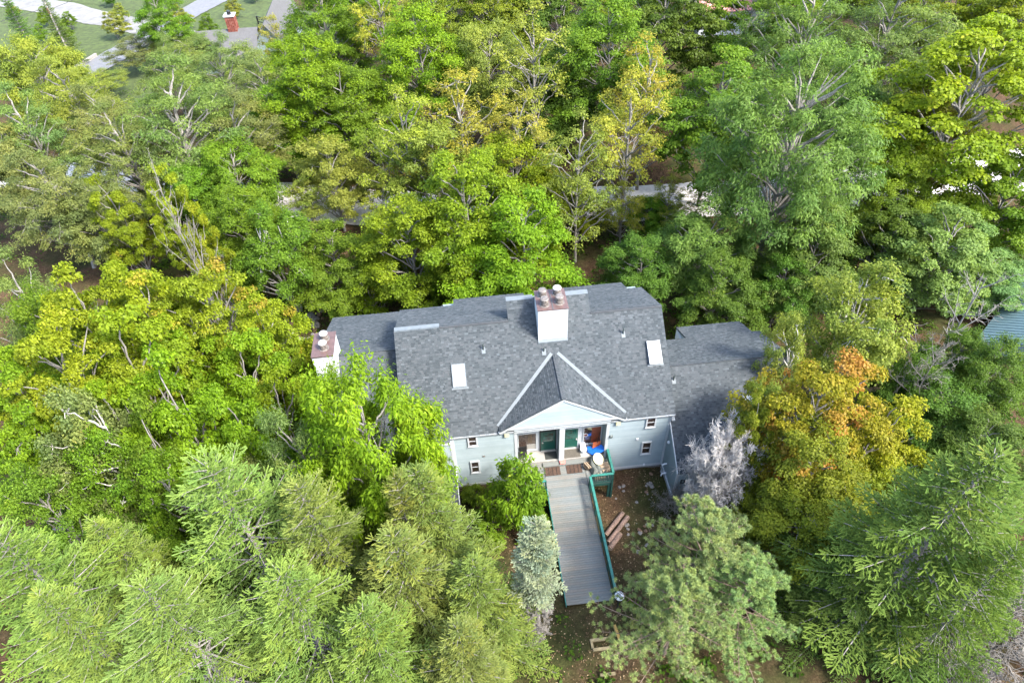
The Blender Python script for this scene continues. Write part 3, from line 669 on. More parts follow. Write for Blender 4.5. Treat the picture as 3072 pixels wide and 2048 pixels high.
def rail(a, b, z=1.55, h=.95, posts=True):
    a, b = Vector(a), Vector(b); L = (b-a).length; d = (b-a)/L
    MB().beam((a.x, a.y, z+h), (b.x, b.y, z+h), .15, .045).build('top_rail', TEAL, wk)
    MB().beam((a.x, a.y, z+h-.09), (b.x, b.y, z+h-.09), .04, .09).build('rail_board', TEALD, wk)
    MB().beam((a.x, a.y, z+.13), (b.x, b.y, z+.13), .04, .09).build('bottom_rail', TEALD, wk)
    n = int(L/.115)
    for i in range(1, n):
        p = a+d*(L*i/n); MB().box(p.x-.02, p.x+.02, p.y-.02, p.y+.02, z+.17, z+h-.13).build('baluster', TEALD, wk)
    k = max(1, round(L/1.9))
    for i in range(k+1):
        p = a+d*(L*i/k); gz = float(ground_h(p.x, p.y)); MB().box(p.x-.05, p.x+.05, p.y-.05, p.y+.05, gz-.1, z+h-.026).build('post', TEALD, wk)
rail((8.42, -9.5), (8.42, -2.02)); rail((8.50, -1.98), (9.90, -1.98)); rail((9.93, -1.9), (9.93, -.08))
rail((5.58, -1.98), (3.98, -1.98)); rail((3.95, -1.9), (3.95, -.1))
for (x, yy) in ((9.75, -1.95), (4.1, -1.95)):
    MB().box(x-.09, x+.09, yy-.0, yy+.18, -.6, 1.30).build('support_post', TEALD, wk)
MB().box(8.36, 9.95, -1.96, -1.90, 1.22, 1.497).build('rim_joist', TEALD, wk); MB().box(9.9, 9.96, -1.89, -.05, 1.22, 1.497).build('rim_joist', TEALD, wk)

# porch things
def one(name, mb, mat, label, cat, group=None, smooth=False):
    return tag(mb.build(name, mat, None, smooth), label, cat, group)
one('doormat', MB().box(5.86, 6.68, .12, .72, 1.762, 1.775), MAT1, 'black rubber doormat before the left green door', 'doormat')
one('doormat', MB().box(7.12, 8.22, .06, .74, 1.762, 1.775), MAT2, 'brown framed doormat before the right green door', 'doormat')
for (xa, lab) in ((5.72, 'dark wooden slatted mat in front of the left door step'), (7.14, 'dark wooden slatted mat in front of the right door step')):
    g = thing('slat_mat', (xa+.5, -.68, 1.555), lab, 'mat')
    for i in range(4): MB().box(xa+i*.26, xa+i*.26+.225, -1.02, -.37, 1.565, 1.59).build('slat', SLATB, g)
    MB().box(xa, xa+1.005, -1.02, -.37, 1.554, 1.564).build('backing', BLACKM, g)
one('plastic_tray', MB().box(6.78, 7.12, -.36, .02, 1.765, 1.80), REDP, 'faded red square on the step at the foot of the centre post', 'tray')
MBb = MB(); MBb.lathe((8.45, .42, 1.762), [(.17, 0), (.21, .30), (.225, .31), (.225, .34), (.19, .34), (.17, .1)], 18)
bk = thing('bucket', (8.45, .42, 1.762), 'round white bucket beside the right porch window', 'bucket'); MBb.build('pail', WHITEP, bk)
MB().lathe((8.45, .42, 2.10), [(.215, 0), (.215, .02), (.1, .03)], 18).build('lid', WHITEP, bk)
one('storage_box', MB().hull8([(8.30, .62, 1.762), (8.60, .62, 1.762), (8.60, .88, 1.762), (8.30, .88, 1.762)], [(8.27, .6, 2.2), (8.63, .6, 2.2), (8.63, .9, 2.2), (8.27, .9, 2.2)]), WHITEP, 'white box against the wall behind the bucket', 'box')
sl = thing('sled', (9.3, .15, 1.77), 'blue plastic sled leaning in the right corner of the porch', 'sled')
m = MB(); m.hull8([(8.75, .30, 1.80), (9.05, -.05, 1.80), (9.85, .0, 2.32), (9.6, .38, 2.32)], [(8.70, .33, 1.90), (9.05, -.10, 1.90), (9.88, -.05, 2.42), (9.62, .42, 2.42)]); m.build('shell', BLUEP, sl)
MB().box(8.72, 9.06, .30, .62, 1.765, 2.05).build('foot_block', BLUEP, sl)
sv_ = thing('snow_shovel', (9.4, .45, 1.77), 'orange shovel with a black handle propped in the porch corner', 'shovel')
MB().hull8([(9.05, .42, 2.10), (9.55, .50, 2.25), (9.60, .60, 2.55), (9.10, .62, 2.45)], [(9.05, .39, 2.12), (9.55, .47, 2.27), (9.60, .57, 2.57), (9.10, .59, 2.47)]).build('blade', ORANGE, sv_)
MB().tube([(9.33, .52, 2.35), (9.55, .70, 3.35)], .022, 8).build('shaft', BLACKM, sv_)
MB().hull8([(9.46, .28, 2.12), (9.80, .12, 2.36), (9.84, .2, 2.44), (9.5, .36, 2.2)], [(9.46, .26, 2.17), (9.80, .10, 2.41), (9.84, .18, 2.49), (9.5, .34, 2.25)]).build('grip', ORANGE, sv_)
b = MB(); b.lathe((9.25, -.48, 2.02), [(.05, 0), (.26, .02), (.34, .08), (.35, .10), (.30, .09), (.2, .05)], 24)
for q in range(len(b.v)): x, yy, z = b.v[q]; b.v[q] = (9.25+(x-9.25)*.95, -.48+(yy+.48)*1.3, z+.12*(yy+.48))
one('oval_dish', b, CREAM, 'oval cream plastic dish lying on the grey tarp', 'dish', smooth=True)
# tarp heap
n = 22; tv = []; rg = np.random.default_rng(5)
hh = rg.random((n, n)); 
for _ in range(2): hh = (hh+np.roll(hh, 1, 0)+np.roll(hh, 1, 1)+np.roll(hh, -1, 0)+np.roll(hh, -1, 1))/5
hh = (hh-hh.min())/(hh.max()-hh.min())
for i in range(n):
    for j in range(n):
        u_, v_ = i/(n-1), j/(n-1); e = min(1, 6*min(u_, 1-u_, v_, 1-v_)); tv.append((8.62+1.05*u_+.05*math.sin(9*v_), -1.62+1.72*v_+.04*math.sin(8*u_), 1.56+e*(.22+.30*hh[i, j])))
tf = [(i*n+j, (i+1)*n+j, (i+1)*n+j+1, i*n+j+1) for i in range(n-1) for j in range(n-1)]
one('tarp', MB().add(tv, tf), TARP, 'crumpled grey-green tarp spread over the porch landing', 'tarp', smooth=True)
lg = 'split firewood pieces around the tarp'
for i, (x, yy, z, a_, L, lab) in enumerate(((9.58, -.78, 1.92, 8, .55, 'pale split firewood piece on the rail side, farthest from the rail corner'), (9.60, -1.02, 1.92, 4, .60, 'thick pale firewood piece, second of the stack by the railing'),
        (9.66, -1.26, 1.90, 12, .58, 'pale firewood piece, nearest the rail corner of the stack'), (9.15, -1.70, 1.78, 3, .68, 'long pale firewood piece along the front railing'),
        (8.95, -1.62, 1.86, 35, .42, 'short firewood piece lying askew on the tarp edge'))):
    c, s = math.cos(math.radians(a_)), math.sin(math.radians(a_)); M_ = Matrix.Translation((x, yy, z)) @ Matrix.Rotation(math.radians(a_), 4, 'Z')
    m = MB(M_); m.prism([(-L/2, -.09, -.05), (-L/2, .10, -.06), (-L/2, .06, .07), (-L/2, -.05, .09)], (L, 0, 0)); one('firewood', m, FIREW, lab, 'firewood', lg)
bs = thing('log_basket', (8.52, -.72, 1.552), 'round brown basket holding split logs beside the tarp', 'basket')
m = MB(); m.lathe((8.52, -.72, 1.553), [(.20, 0), (.25, .18), (.27, .30), (.24, .30), (.22, .12), (.0, .10)], 18); m.build('bowl', BASKET, bs)
for q, (dx_, lab) in enumerate(((-.07, 'split log in the basket, on the walkway side'), (.07, 'split log in the basket, on the tarp side'))):
    m = MB(Matrix.Translation((8.52+dx_, -.72, 1.80)) @ Matrix.Rotation(math.radians(118), 4, 'Z')); m.prism([(-.26, -.05, 0), (-.26, .05, 0), (-.26, .03, .1), (-.26, -.04, .08)], (.52, 0, 0)); one('firewood', m, FIREW, lab, 'firewood', lg)
# things on the left landing
bg_ = thing('plastic_bag', (4.6, -1.2, 1.555), 'bright blue plastic bag on the left landing behind the leafy shrub', 'bag')
m = MB(); m.lathe((4.60, -1.2, 1.556), [(.22, 0), (.30, .12), (.26, .34), (.12, .50), (.05, .56), (.09, .64)], 10)
for q in range(len(m.v)): x, yy, z = m.v[q]; k_ = 1+.25*math.sin(5*math.atan2(yy+1.2, x-4.6)+z*9); m.v[q] = (4.6+(x-4.6)*k_, -1.2+(yy+1.2)*k_, z)
m.build('sack', LBLUEP, bg_, smooth=True)
one('folded_cloth', MB().hull8([(4.86, -1.3, 1.554), (5.2, -1.25, 1.554), (5.16, -.95, 1.554), (4.85, -1.0, 1.554)], [(4.92, -1.22, 1.80), (5.12, -1.2, 1.84), (5.1, -1.05, 1.8), (4.9, -1.05, 1.76)]), WHITEP, 'white bundle next to the bright blue bag', 'bundle')
chx = thing('porch_chair', (4.45, .45, 1.76), 'black chair under the left porch window', 'chair')
MB().box(4.22, 4.70, .2, .66, 2.16, 2.21).build('seat', BLACKM, chx); MB().box(4.22, 4.70, .66, .71, 2.16, 2.7).build('backrest', BLACKM, chx)
for (x, yy) in ((4.24, .22), (4.66, .22), (4.24, .64), (4.66, .64)): MB().box(x-.02, x+.02, yy-.02, yy+.02, 1.761, 2.16).build('leg', BLACKM, chx)

# lamp post by the walkway end, steps, logs, stones
gz = float(ground_h(8.45, -10.1))
lp = thing('garden_lamp', (8.45, -10.1, gz), 'lamp post with a round white top at the near end of the walkway', 'lamp')
MB().lathe((8.45, -10.1, gz-.05), [(.05, 0), (.045, 1.5)], 10).build('pole', BLACKM, lp)
MB().lathe((8.45, -10.1, gz+1.42), [(.05, 0), (.20, .04), (.27, .16), (.24, .25), (.10, .31), (.0, .32)], 22).build('globe', WHITEP, lp, smooth=True)
for a_ in (35, 125, 215, 305):
    c, s = math.cos(math.radians(a_)), math.sin(math.radians(a_)); MB().tube([(8.45+c*.28, -10.1+s*.28, gz+1.57), (8.45+c*.25, -10.1+s*.25, gz+1.68), (8.45+c*.11, -10.1+s*.11, gz+1.745), (8.45, -10.1, gz+1.76)], .014, 6).build('rib', BLACKM, lp)
st = thing('timber_steps', (7.2, -12.1, float(ground_h(7.2, -12.1))), 'pale landscape-timber steps leading up from the walkway', 'steps')
for yy, xa, xb in ((-11.85, 6.55, 7.80), (-12.38, 6.62, 7.86), (-13.75, 6.7, 7.5)):
    z = float(ground_h(7.2, yy)); MB().box(xa, xb, yy-.07, yy+.07, z-.08, z+.12).build('tread_timber', TIMBER, st)
z = float(ground_h(8.0, -11.9)); MB().beam((8.02, -11.2, z+.02), (8.12, -12.3, z+.35), .15, .16).build('side_timber', TIMBERY, st)
MB().box(6.56, 6.68, -12.30, -11.93, z-.1, z+.14).build('side_timber', TIMBER, st)
def log(a, b, r, lab):
    a = Vector(a); b = Vector(b); o = thing('cut_log', tuple((a+b)/2), lab, 'log', 'cut logs on the dirt beside the walkway')
    P = np.array([tuple(a+(b-a)*t) for t in np.linspace(0, 1, 9)]); P[:, 2] += RNG.normal(0, .008, 9)
    m = MB(); m.tube(P, r*(1+RNG.normal(0, .05, 9)), 14); m.build('bark', LOGM, o, smooth=True)
    for q, d in ((a, a-b), (b, b-a)):
        MB().lathe(tuple(q), [(r*.97, -.02), (r*.94, .006)], 14, tuple(d)).build('cut_end', LOGE, o)
def gl(x, y, r): return (x, y, float(ground_h(x, y))+r*.9)
log(gl(9.02, -4.72, .15), gl(10.42, -3.35, .15), .15, 'brown log farthest from the lamp, of the three cut logs')
log(gl(9.05, -5.30, .15), gl(10.68, -3.66, .15), .15, 'longest, middle log of the three cut logs')
log(gl(9.02, -5.80, .17), gl(9.92, -4.80, .17), .17, 'shortest log nearest the lamp, of the three cut logs')

def rock_mesh(seed):
    rg = np.random.default_rng(seed)
    ph = (1+5**.5)/2
    V = np.array([(-1, ph, 0), (1, ph, 0), (-1, -ph, 0), (1, -ph, 0), (0, -1, ph), (0, 1, ph), (0, -1, -ph), (0, 1, -ph), (ph, 0, -1), (ph, 0, 1), (-ph, 0, -1), (-ph, 0, 1)], float)/1.9
    F = [(0, 11, 5), (0, 5, 1), (0, 1, 7), (0, 7, 10), (0, 10, 11), (1, 5, 9), (5, 11, 4), (11, 10, 2), (10, 7, 6), (7, 1, 8), (3, 9, 4), (3, 4, 2), (3, 2, 6), (3, 6, 8), (3, 8, 9), (4, 9, 5), (2, 4, 11), (6, 2, 10), (8, 6, 7), (9, 8, 1)]
    V *= rg.uniform(.7, 1.15, (12, 1)); V[:, 2] *= .6
    return raw_mesh('rock', V, F, ROCKM if seed % 3 else ROCKB)
ROCKS = [rock_mesh(i) for i in range(9)]
def rock(x, y, s, lab, grp):
    o = bpy.data.objects.new('rock', ROCKS[int(RNG.integers(9))]); o.location = (x, y, float(ground_h(x, y))+s*.12); o.scale = (s*RNG.uniform(.8, 1.3), s*RNG.uniform(.8, 1.2), s)
    o.rotation_euler = (RNG.uniform(-.3, .3), RNG.uniform(-.3, .3), RNG.uniform(0, 6.3)); tag(link(o), lab, 'rock', grp)
for i in range(70):
    x, y, _ = drop(RNG.uniform(655, 745), RNG.uniform(690, 890)); rock(x, y, RNG.uniform(.2, .5), 'rough rock in the rubble bank beside the left chimney', 'rubble rocks by the left wing')
for i in range(26):
    x, y, _ = drop(RNG.uniform(110, 260), RNG.uniform(1110, 1225)); rock(x, y, RNG.uniform(.2, .5), 'rock in the bank under the left birch', 'rocks under the left birch')
for i in range(34):
    x, y = RNG.uniform(10.2, 13.4), RNG.uniform(-6.5, -.5); rock(x, y, RNG.uniform(.06, .19), 'small stone on the bare dirt beside the porch', 'stones on the dirt right of the walkway')
for i in range(14):
    x, y = RNG.uniform(.3, 3.4), RNG.uniform(-6.0, -.8); rock(x, y, RNG.uniform(.08, .22), 'small stone on the dirt left of the walkway', 'stones left of the walkway')

# ------------------------------------------------------------------ vegetation generators
def unit(v): return v/(np.linalg.norm(v, axis=-1, keepdims=True)+1e-9)
def kites(c, nrm, d, ln, wd, fold=.18):
    d = unit(d-nrm*np.sum(d*nrm, -1, keepdims=True)); s = np.cross(nrm, d); ln = ln[:, None]; wd = wd[:, None]
    V = np.stack([c-d*ln*.5, c+s*wd*.5-d*ln*.06+nrm*wd*fold, c+d*ln*.5, c-s*wd*.5-d*ln*.06+nrm*wd*fold], 1)
    return V.reshape(-1, 3)
def blades(c, nrm, d, ln, wd):
    s = np.cross(nrm, d); ln = ln[:, None]; wd = wd[:, None]
    return np.stack([c-d*ln*.5-s*wd*.28, c+d*ln*.42-s*wd*.5, c+d*ln*.5+s*wd*.30, c-d*ln*.42+s*wd*.5], 1).reshape(-1, 3)
def quads_idx(k): return np.arange(k*4).reshape(-1, 4)
def crown_mesh(name, V, var, clump, mat, k=4):
    return raw_mesh(name, V, np.arange(len(V)).reshape(-1, k), mat, {'var': np.repeat(var, k), 'clump': np.repeat(clump, k)})
def greedy(P, n, sep, w):
    keep = []; K = np.empty((0, 3))
    for i in range(len(P)):
        if len(keep) >= n: break
        if len(K) == 0 or np.min(np.sum((K-P[i])**2*w, 1)) > sep*sep: keep.append(i); K = P[keep]
    return keep
def broadleaf(seed, H=11., R=4.2, base=.22, nb=34, bsep=1.7, br=1.25, cl=7, cr=.62, nleaf=70, leaf=.24, aspect=.75, flat=.45, droop=.15, tr=.16, shell=.45, trunks=1, egg=.25, bark=None, spiky=0.0, bflat=.38, rough=.30, thin=0.0):
    """crown of separate boughs, each a flattish spray of leaf clumps at the end of its own limb"""
    rg = np.random.default_rng(seed); bark = bark or BARKG
    cz, rzz = (base+1)/2*H, (1-base)/2*H; C0 = np.array([0, 0, cz])
    lobes = unit(rg.normal(size=(12, 3))); lg = rg.uniform(-rough, rough*1.1, 12)
    cand = unit(rg.normal(size=(nb*14, 3))); cand = cand[cand[:, 2] > -.80]; rr = shell+(1-shell)*rg.random(len(cand))**.55
    rr *= 1+(np.exp(5*(cand @ lobes.T-1))*lg).sum(1)
    zrel = cand[:, 2]*rr; P = C0+cand*rr[:, None]*np.array([R, R, rzz])*.86; P[:, :2] *= (1-egg*zrel)[:, None]
    keep = greedy(P, nb, bsep, np.array([1, 1, 1.9])); B = P[keep]; bd = cand[keep]; n0 = len(B)
    brad = br*rg.uniform(.62, 1.3, n0)*(1-.25*np.clip(bd[:, 2], 0, 1)); bval = np.clip(.5+.24*rg.normal(size=n0)+.15*bd[:, 2], 0, 1)
    K, KD, KV, KB = [], [], [], []
    for i in range(n0):
        m = max(3, int(cl*(brad[i]/br)**1.6*rg.uniform(.8, 1.2))); q = unit(rg.normal(size=(m, 3)))*np.sqrt(rg.random((m, 1)))*brad[i]; q[:, 2] *= bflat
        q[:, 2] -= .38*(q[:, :2] @ bd[i, :2])+.10*np.sum(q[:, :2]**2, 1)/brad[i]; q[0] *= .2
        K.append(B[i]+q); KD.append(unit(bd[i]*.7+unit(q)*.6)); KV.append(np.clip(bval[i]+.12*rg.normal(size=m), 0, 1)); KB.append(np.full(m, i))
    K, KD, KV, KB = (np.concatenate(v) for v in (K, KD, KV, KB)); nc = len(K); rad = cr*rg.uniform(.6, 1.3, nc)
    cnt = np.maximum(5, (nleaf*(rad/cr)**2*rg.uniform(.7, 1.25, nc)).astype(int)); idx = np.repeat(np.arange(nc), cnt); n = len(idx)
    q = unit(rg.normal(size=(n, 3))); q[:, 2] = np.where(rg.random(n) < .70, np.abs(q[:, 2]), q[:, 2])
    q2 = q*(rg.random(n)**.45)[:, None]*rad[idx][:, None]; q2[:, 2] *= flat
    if spiky: q2 += unit(KD[idx]+np.array([0, 0, .25]))*(rg.random(n)**3*spiky*rad[idx])[:, None]
    pos = K[idx]+q2
    nrm = unit(np.array([0, 0, .8])+q*.45+KD[idx]*.30+rg.normal(size=(n, 3))*.50)
    out = unit(q*np.array([1, 1, .2])+KD[idx]*.4)
    d = unit(out*(1-droop)+np.array([0, 0, -1.0])*droop+rg.normal(size=(n, 3))*.32)
    if droop > .4: nrm = unit(np.cross(d, np.cross(out+rg.normal(size=(n, 3))*.3, d))*.6+nrm*.7)
    ln = leaf*rg.uniform(.6, 1.35, n); V = kites(pos, nrm, d, ln, ln*aspect)
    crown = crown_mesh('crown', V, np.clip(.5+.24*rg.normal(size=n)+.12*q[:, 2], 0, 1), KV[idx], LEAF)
    polys = []; tops = []
    for k_ in range(trunks):
        a = rg.uniform(0, 6.28); sp = (0 if trunks == 1 else .16*H)
        tp = np.array([math.cos(a)*sp, math.sin(a)*sp, H*.86]); st = np.array([math.cos(a)*.12*(trunks > 1), math.sin(a)*.12*(trunks > 1), -.4])
        mid = (st+tp)/2+np.r_[rg.normal(0, .035*H, 2), 0]; T = curve3(st, mid, tp, 12)
        polys.append((T, np.linspace(tr*(1 if trunks == 1 else .7), .03, 12))); tops.append(T)
    allT = np.concatenate(tops)
    for i in range(n0):
        e = B[i]-np.array([0, 0, .15]); hd = np.linalg.norm(e[:2]); z0 = np.clip(e[2]-.8*hd-.3, base*H*.5, .8*H)
        s0 = allT[np.argmin(np.abs(allT[:, 2]-z0)+.3*np.linalg.norm(allT[:, :2]-e[:2], axis=1))]
        m_ = s0*.45+e*.55+np.array([0, 0, .10*hd])+rg.normal(0, .15, 3); L = curve3(s0, m_, e, 8); L[1:-1] += rg.normal(0, .05, (6, 3)); polys.append((L, np.linspace(tr*.40, .025, 8)))
    for i in range(nc):
        e = B[KB[i]]-np.array([0, 0, .15]); polys.append((np.array([e, (e+K[i])/2+rg.normal(0, .05, 3), K[i]]), np.array([.025, .018, .008])))
    Vt, Ft = tubes(polys, 6)
    return raw_mesh('trunk', Vt, Ft, bark, smooth=True), crown
def spruce(seed, H=15., RB=3.3, gap=.36, nb=7, bare=.30, dens=1.0, tw=.17, bark=None, power=.85, low=.10, thick=.042):
    rg = np.random.default_rng(seed); polys = [(np.array([[0, 0, -.4], [0.02, 0.03, H*.33], [-.02, .03, H*.66], [0, 0, H*.9], [0, 0, H]]), np.array([.20, .16, .10, .04, .015])*H/15)]
    C, D, Nn, LN, VA, CL = [], [], [], [], [], []
    z = H*low
    def shoot(p, d, l, v, c):
        C.append(p); D.append(d); LN.append(l); VA.append(v); CL.append(c)
    while z < H*.985:
        f = 1-z/H; L0 = RB*f**power+.18; k = nb if f > .15 else 5; a0 = rg.uniform(0, 6.28)
        for j in range(k):
            if rg.random() < .13 and f > .2: continue
            a = a0+6.283*j/k+rg.normal(0, .22); L = L0*rg.uniform(.50, 1.18); h = np.array([math.cos(a), math.sin(a), 0]); sd_ = np.array([-h[1], h[0], 0])
            rise = (.75*(1-f)**2+.05)-.42*f; c = rg.random()
            p0 = np.array([0, 0, z+rg.normal(0, .06)]); p1 = p0+h*L*.55+np.array([0, 0, L*rise*.6]); p2 = p0+h*L+np.array([0, 0, L*(rise*.75+.10)])
            B = curve3(p0, p1, p2, 8); polys.append((B, np.linspace(.034*min(1, L/2)+.008, .006, 8)))
            m = max(3, int(L*(1-bare*min(1, f*2.2))/.115*dens)); ts = np.linspace(bare*min(1, f*2.2), .97, m)
            for t in ts:
                x = t*7; i0 = min(6, int(x)); p = B[i0]+(B[i0+1]-B[i0])*(x-i0); tg = unit(B[i0+1]-B[i0])
                lb = min(1.15, .55*(1-t)*L+.16)*rg.uniform(.35, 1.2)
                for s in (-1, 1):
                    bd = unit(tg*.75+sd_*s*.75+np.array([0, 0, -.22*f-.02])+rg.normal(0, .10, 3)); nt_ = max(1, int(lb/.095*dens))
                    for q in range(nt_):
                        u_ = (q+.6)/nt_; pp = p+bd*lb*u_+np.array([0, 0, -.16*f*lb*u_*u_]); sg = (q % 2)*2-1
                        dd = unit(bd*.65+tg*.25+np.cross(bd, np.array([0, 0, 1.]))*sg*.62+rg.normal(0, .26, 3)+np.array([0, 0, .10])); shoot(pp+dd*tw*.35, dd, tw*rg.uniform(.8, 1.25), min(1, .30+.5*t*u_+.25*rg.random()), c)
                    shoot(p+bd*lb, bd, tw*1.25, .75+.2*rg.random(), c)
                if rg.random() < .6: shoot(p+np.array([0, 0, .03]), unit(tg+rg.normal(0, .3, 3)), tw, .5+.3*rg.random(), c)
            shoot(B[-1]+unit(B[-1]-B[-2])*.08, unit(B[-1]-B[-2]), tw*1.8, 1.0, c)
        z += gap*(.55+.6*f)*rg.uniform(.85, 1.15)
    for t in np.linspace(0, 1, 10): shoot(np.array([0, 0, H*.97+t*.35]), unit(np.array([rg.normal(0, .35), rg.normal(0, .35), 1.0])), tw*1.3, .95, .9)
    C, D, LN, VA, CL = np.array(C), unit(np.array(D)), np.array(LN), np.array(VA), np.array(CL); n = len(C)
    r1 = unit(np.cross(D, unit(rg.normal(size=(n, 3))))); r2 = np.cross(D, r1); w = thick*rg.uniform(.8, 1.25, n)
    V = np.concatenate([blades(C, r1, D, LN, w), blades(C, r2, D, LN, w)])
    cr_ = crown_mesh('crown', V, np.r_[VA, VA], np.r_[CL, CL], NEEDLE)
    Vt, Ft = tubes(polys, 5); return raw_mesh('trunk', Vt, Ft, bark or BARKG, smooth=True), cr_
def pine(seed, H=12., R=3.6, base=.22, npuff=620, needles=95, nl=.19, bark=None):
    rg = np.random.default_rng(seed); polys = [(np.array([[0, 0, -.4], [.1, .05, H*.4], [-.05, .1, H*.75], [0, 0, H*.97]]), np.array([.17, .13, .07, .02]))]
    tips, tdir = [], []
    for i in range(58):
        f = i/57; z = H*(base+(.95-base)*f); a = i*2.4+rg.normal(0, .25); L = R*(1-f**1.6)*rg.uniform(.45, 1.25)+.4; h = np.array([math.cos(a), math.sin(a), 0])
        p0 = np.array([0, 0, z]); e = p0+h*L+np.array([0, 0, L*(.12+.5*f)]); B = curve3(p0, p0+h*L*.5+np.array([0, 0, .02*L]), e, 8); polys.append((B, np.linspace(.05, .014, 8)))
        for t in np.linspace(.38, 1, 8):
            x = t*7; i0 = min(6, int(x)); p = B[i0]+(B[i0+1]-B[i0])*(x-i0)
            for s in (-1, 1):
                sd_ = np.array([-h[1], h[0], 0])*s; q = p+(h*.35+sd_*.7+np.array([0, 0, .15]))*rg.uniform(.15, .75)*min(1, L*.4)
                polys.append((curve3(p, (p+q)/2+np.array([0, 0, -.03]), q, 3), np.array([.012, .009, .006]))); tips.append(q); tdir.append(unit(q-p+np.array([0, 0, .25])))
                if rg.random() < .55: q3 = q+rg.normal(0, .17, 3); tips.append(q3); tdir.append(unit(q3-p+np.array([0, 0, .3])))
        tips.append(e); tdir.append(unit(e-B[-2]))
    tips, tdir = np.array(tips), np.array(tdir); m = len(tips); idx = np.repeat(np.arange(m), needles); n = len(idx)
    d = unit(tdir[idx]*.55+rg.normal(size=(n, 3))*.75+np.array([0, 0, .25])); st = tips[idx]-tdir[idx]*(rg.random(n)*.16)[:, None]
    L = nl*rg.uniform(.7, 1.2, n); s = unit(np.cross(d, rg.normal(size=(n, 3))))*.015
    V = np.stack([st-s, st+s, st+d*L[:, None]], 1).reshape(-1, 3); cv = rg.random(m)
    cr_ = crown_mesh('crown', V, np.clip(.5+.25*rg.normal(size=n), 0, 1), cv[idx], NEEDLE, 3)
    Vt, Ft = tubes(polys, 5); return raw_mesh('trunk', Vt, Ft, bark or BARK, smooth=True), cr_
def dead(seed, H=6., R=2.4, n1=26, n2=9, n3=9, r0=.09, mat=None, up=.35, th=1.0):
    rg = np.random.default_rng(seed); main, fine = [], []
    main.append((np.array([[0, 0, -.3], [.05, 0, H*.3], [0, .06, H*.6], [.02, 0, H*.9]]), np.array([r0, r0*.75, r0*.45, .02])))
    for i in range(n1):
        f = (i+.5)/n1; z = H*(.12+.75*f); a = i*2.4+rg.normal(0, .3); L = R*(.55+.5*math.sin(3.14*min(1, f*.9+.15)))*rg.uniform(.75, 1.15)
        d = unit(np.array([math.cos(a), math.sin(a), up+.6*f])); p0 = np.array([0, 0, z]); B = curve3(p0, p0+d*L*.5+rg.normal(0, .1, 3), p0+d*L+np.array([0, 0, .08*L]), 7); main.append((B, np.linspace(r0*.35, .008, 7)))
        for j in range(n2):
            t = rg.uniform(.2, 1); x = t*6; i0 = min(5, int(x)); p = B[i0]+(B[i0+1]-B[i0])*(x-i0); l2 = L*rg.uniform(.22, .5)*(1.15-t*.6)
            d2 = unit(d*.6+rg.normal(0, .65, 3)+np.array([0, 0, .2])); Q = curve3(p, p+d2*l2*.5+rg.normal(0, .05, 3), p+d2*l2, 4); fine.append((Q, th*np.array([.014, .012, .009, .006])))
            for k in range(n3):
                p3 = Q[rg.integers(1, 4)]; d3 = unit(d2*.5+rg.normal(0, .8, 3)+np.array([0, 0, .15])); l3 = l2*rg.uniform(.3, .75); fine.append((np.array([p3, p3+d3*l3*.5+rg.normal(0, .03, 3), p3+d3*l3]), th*np.array([.009, .008, .006])))
    V1, F1 = tubes(main, 6); V2, F2 = tubes(fine, 3)
    return raw_mesh('trunk', V1, F1, mat or DEADW, smooth=True), raw_mesh('twigs', V2, F2, mat or DEADW)

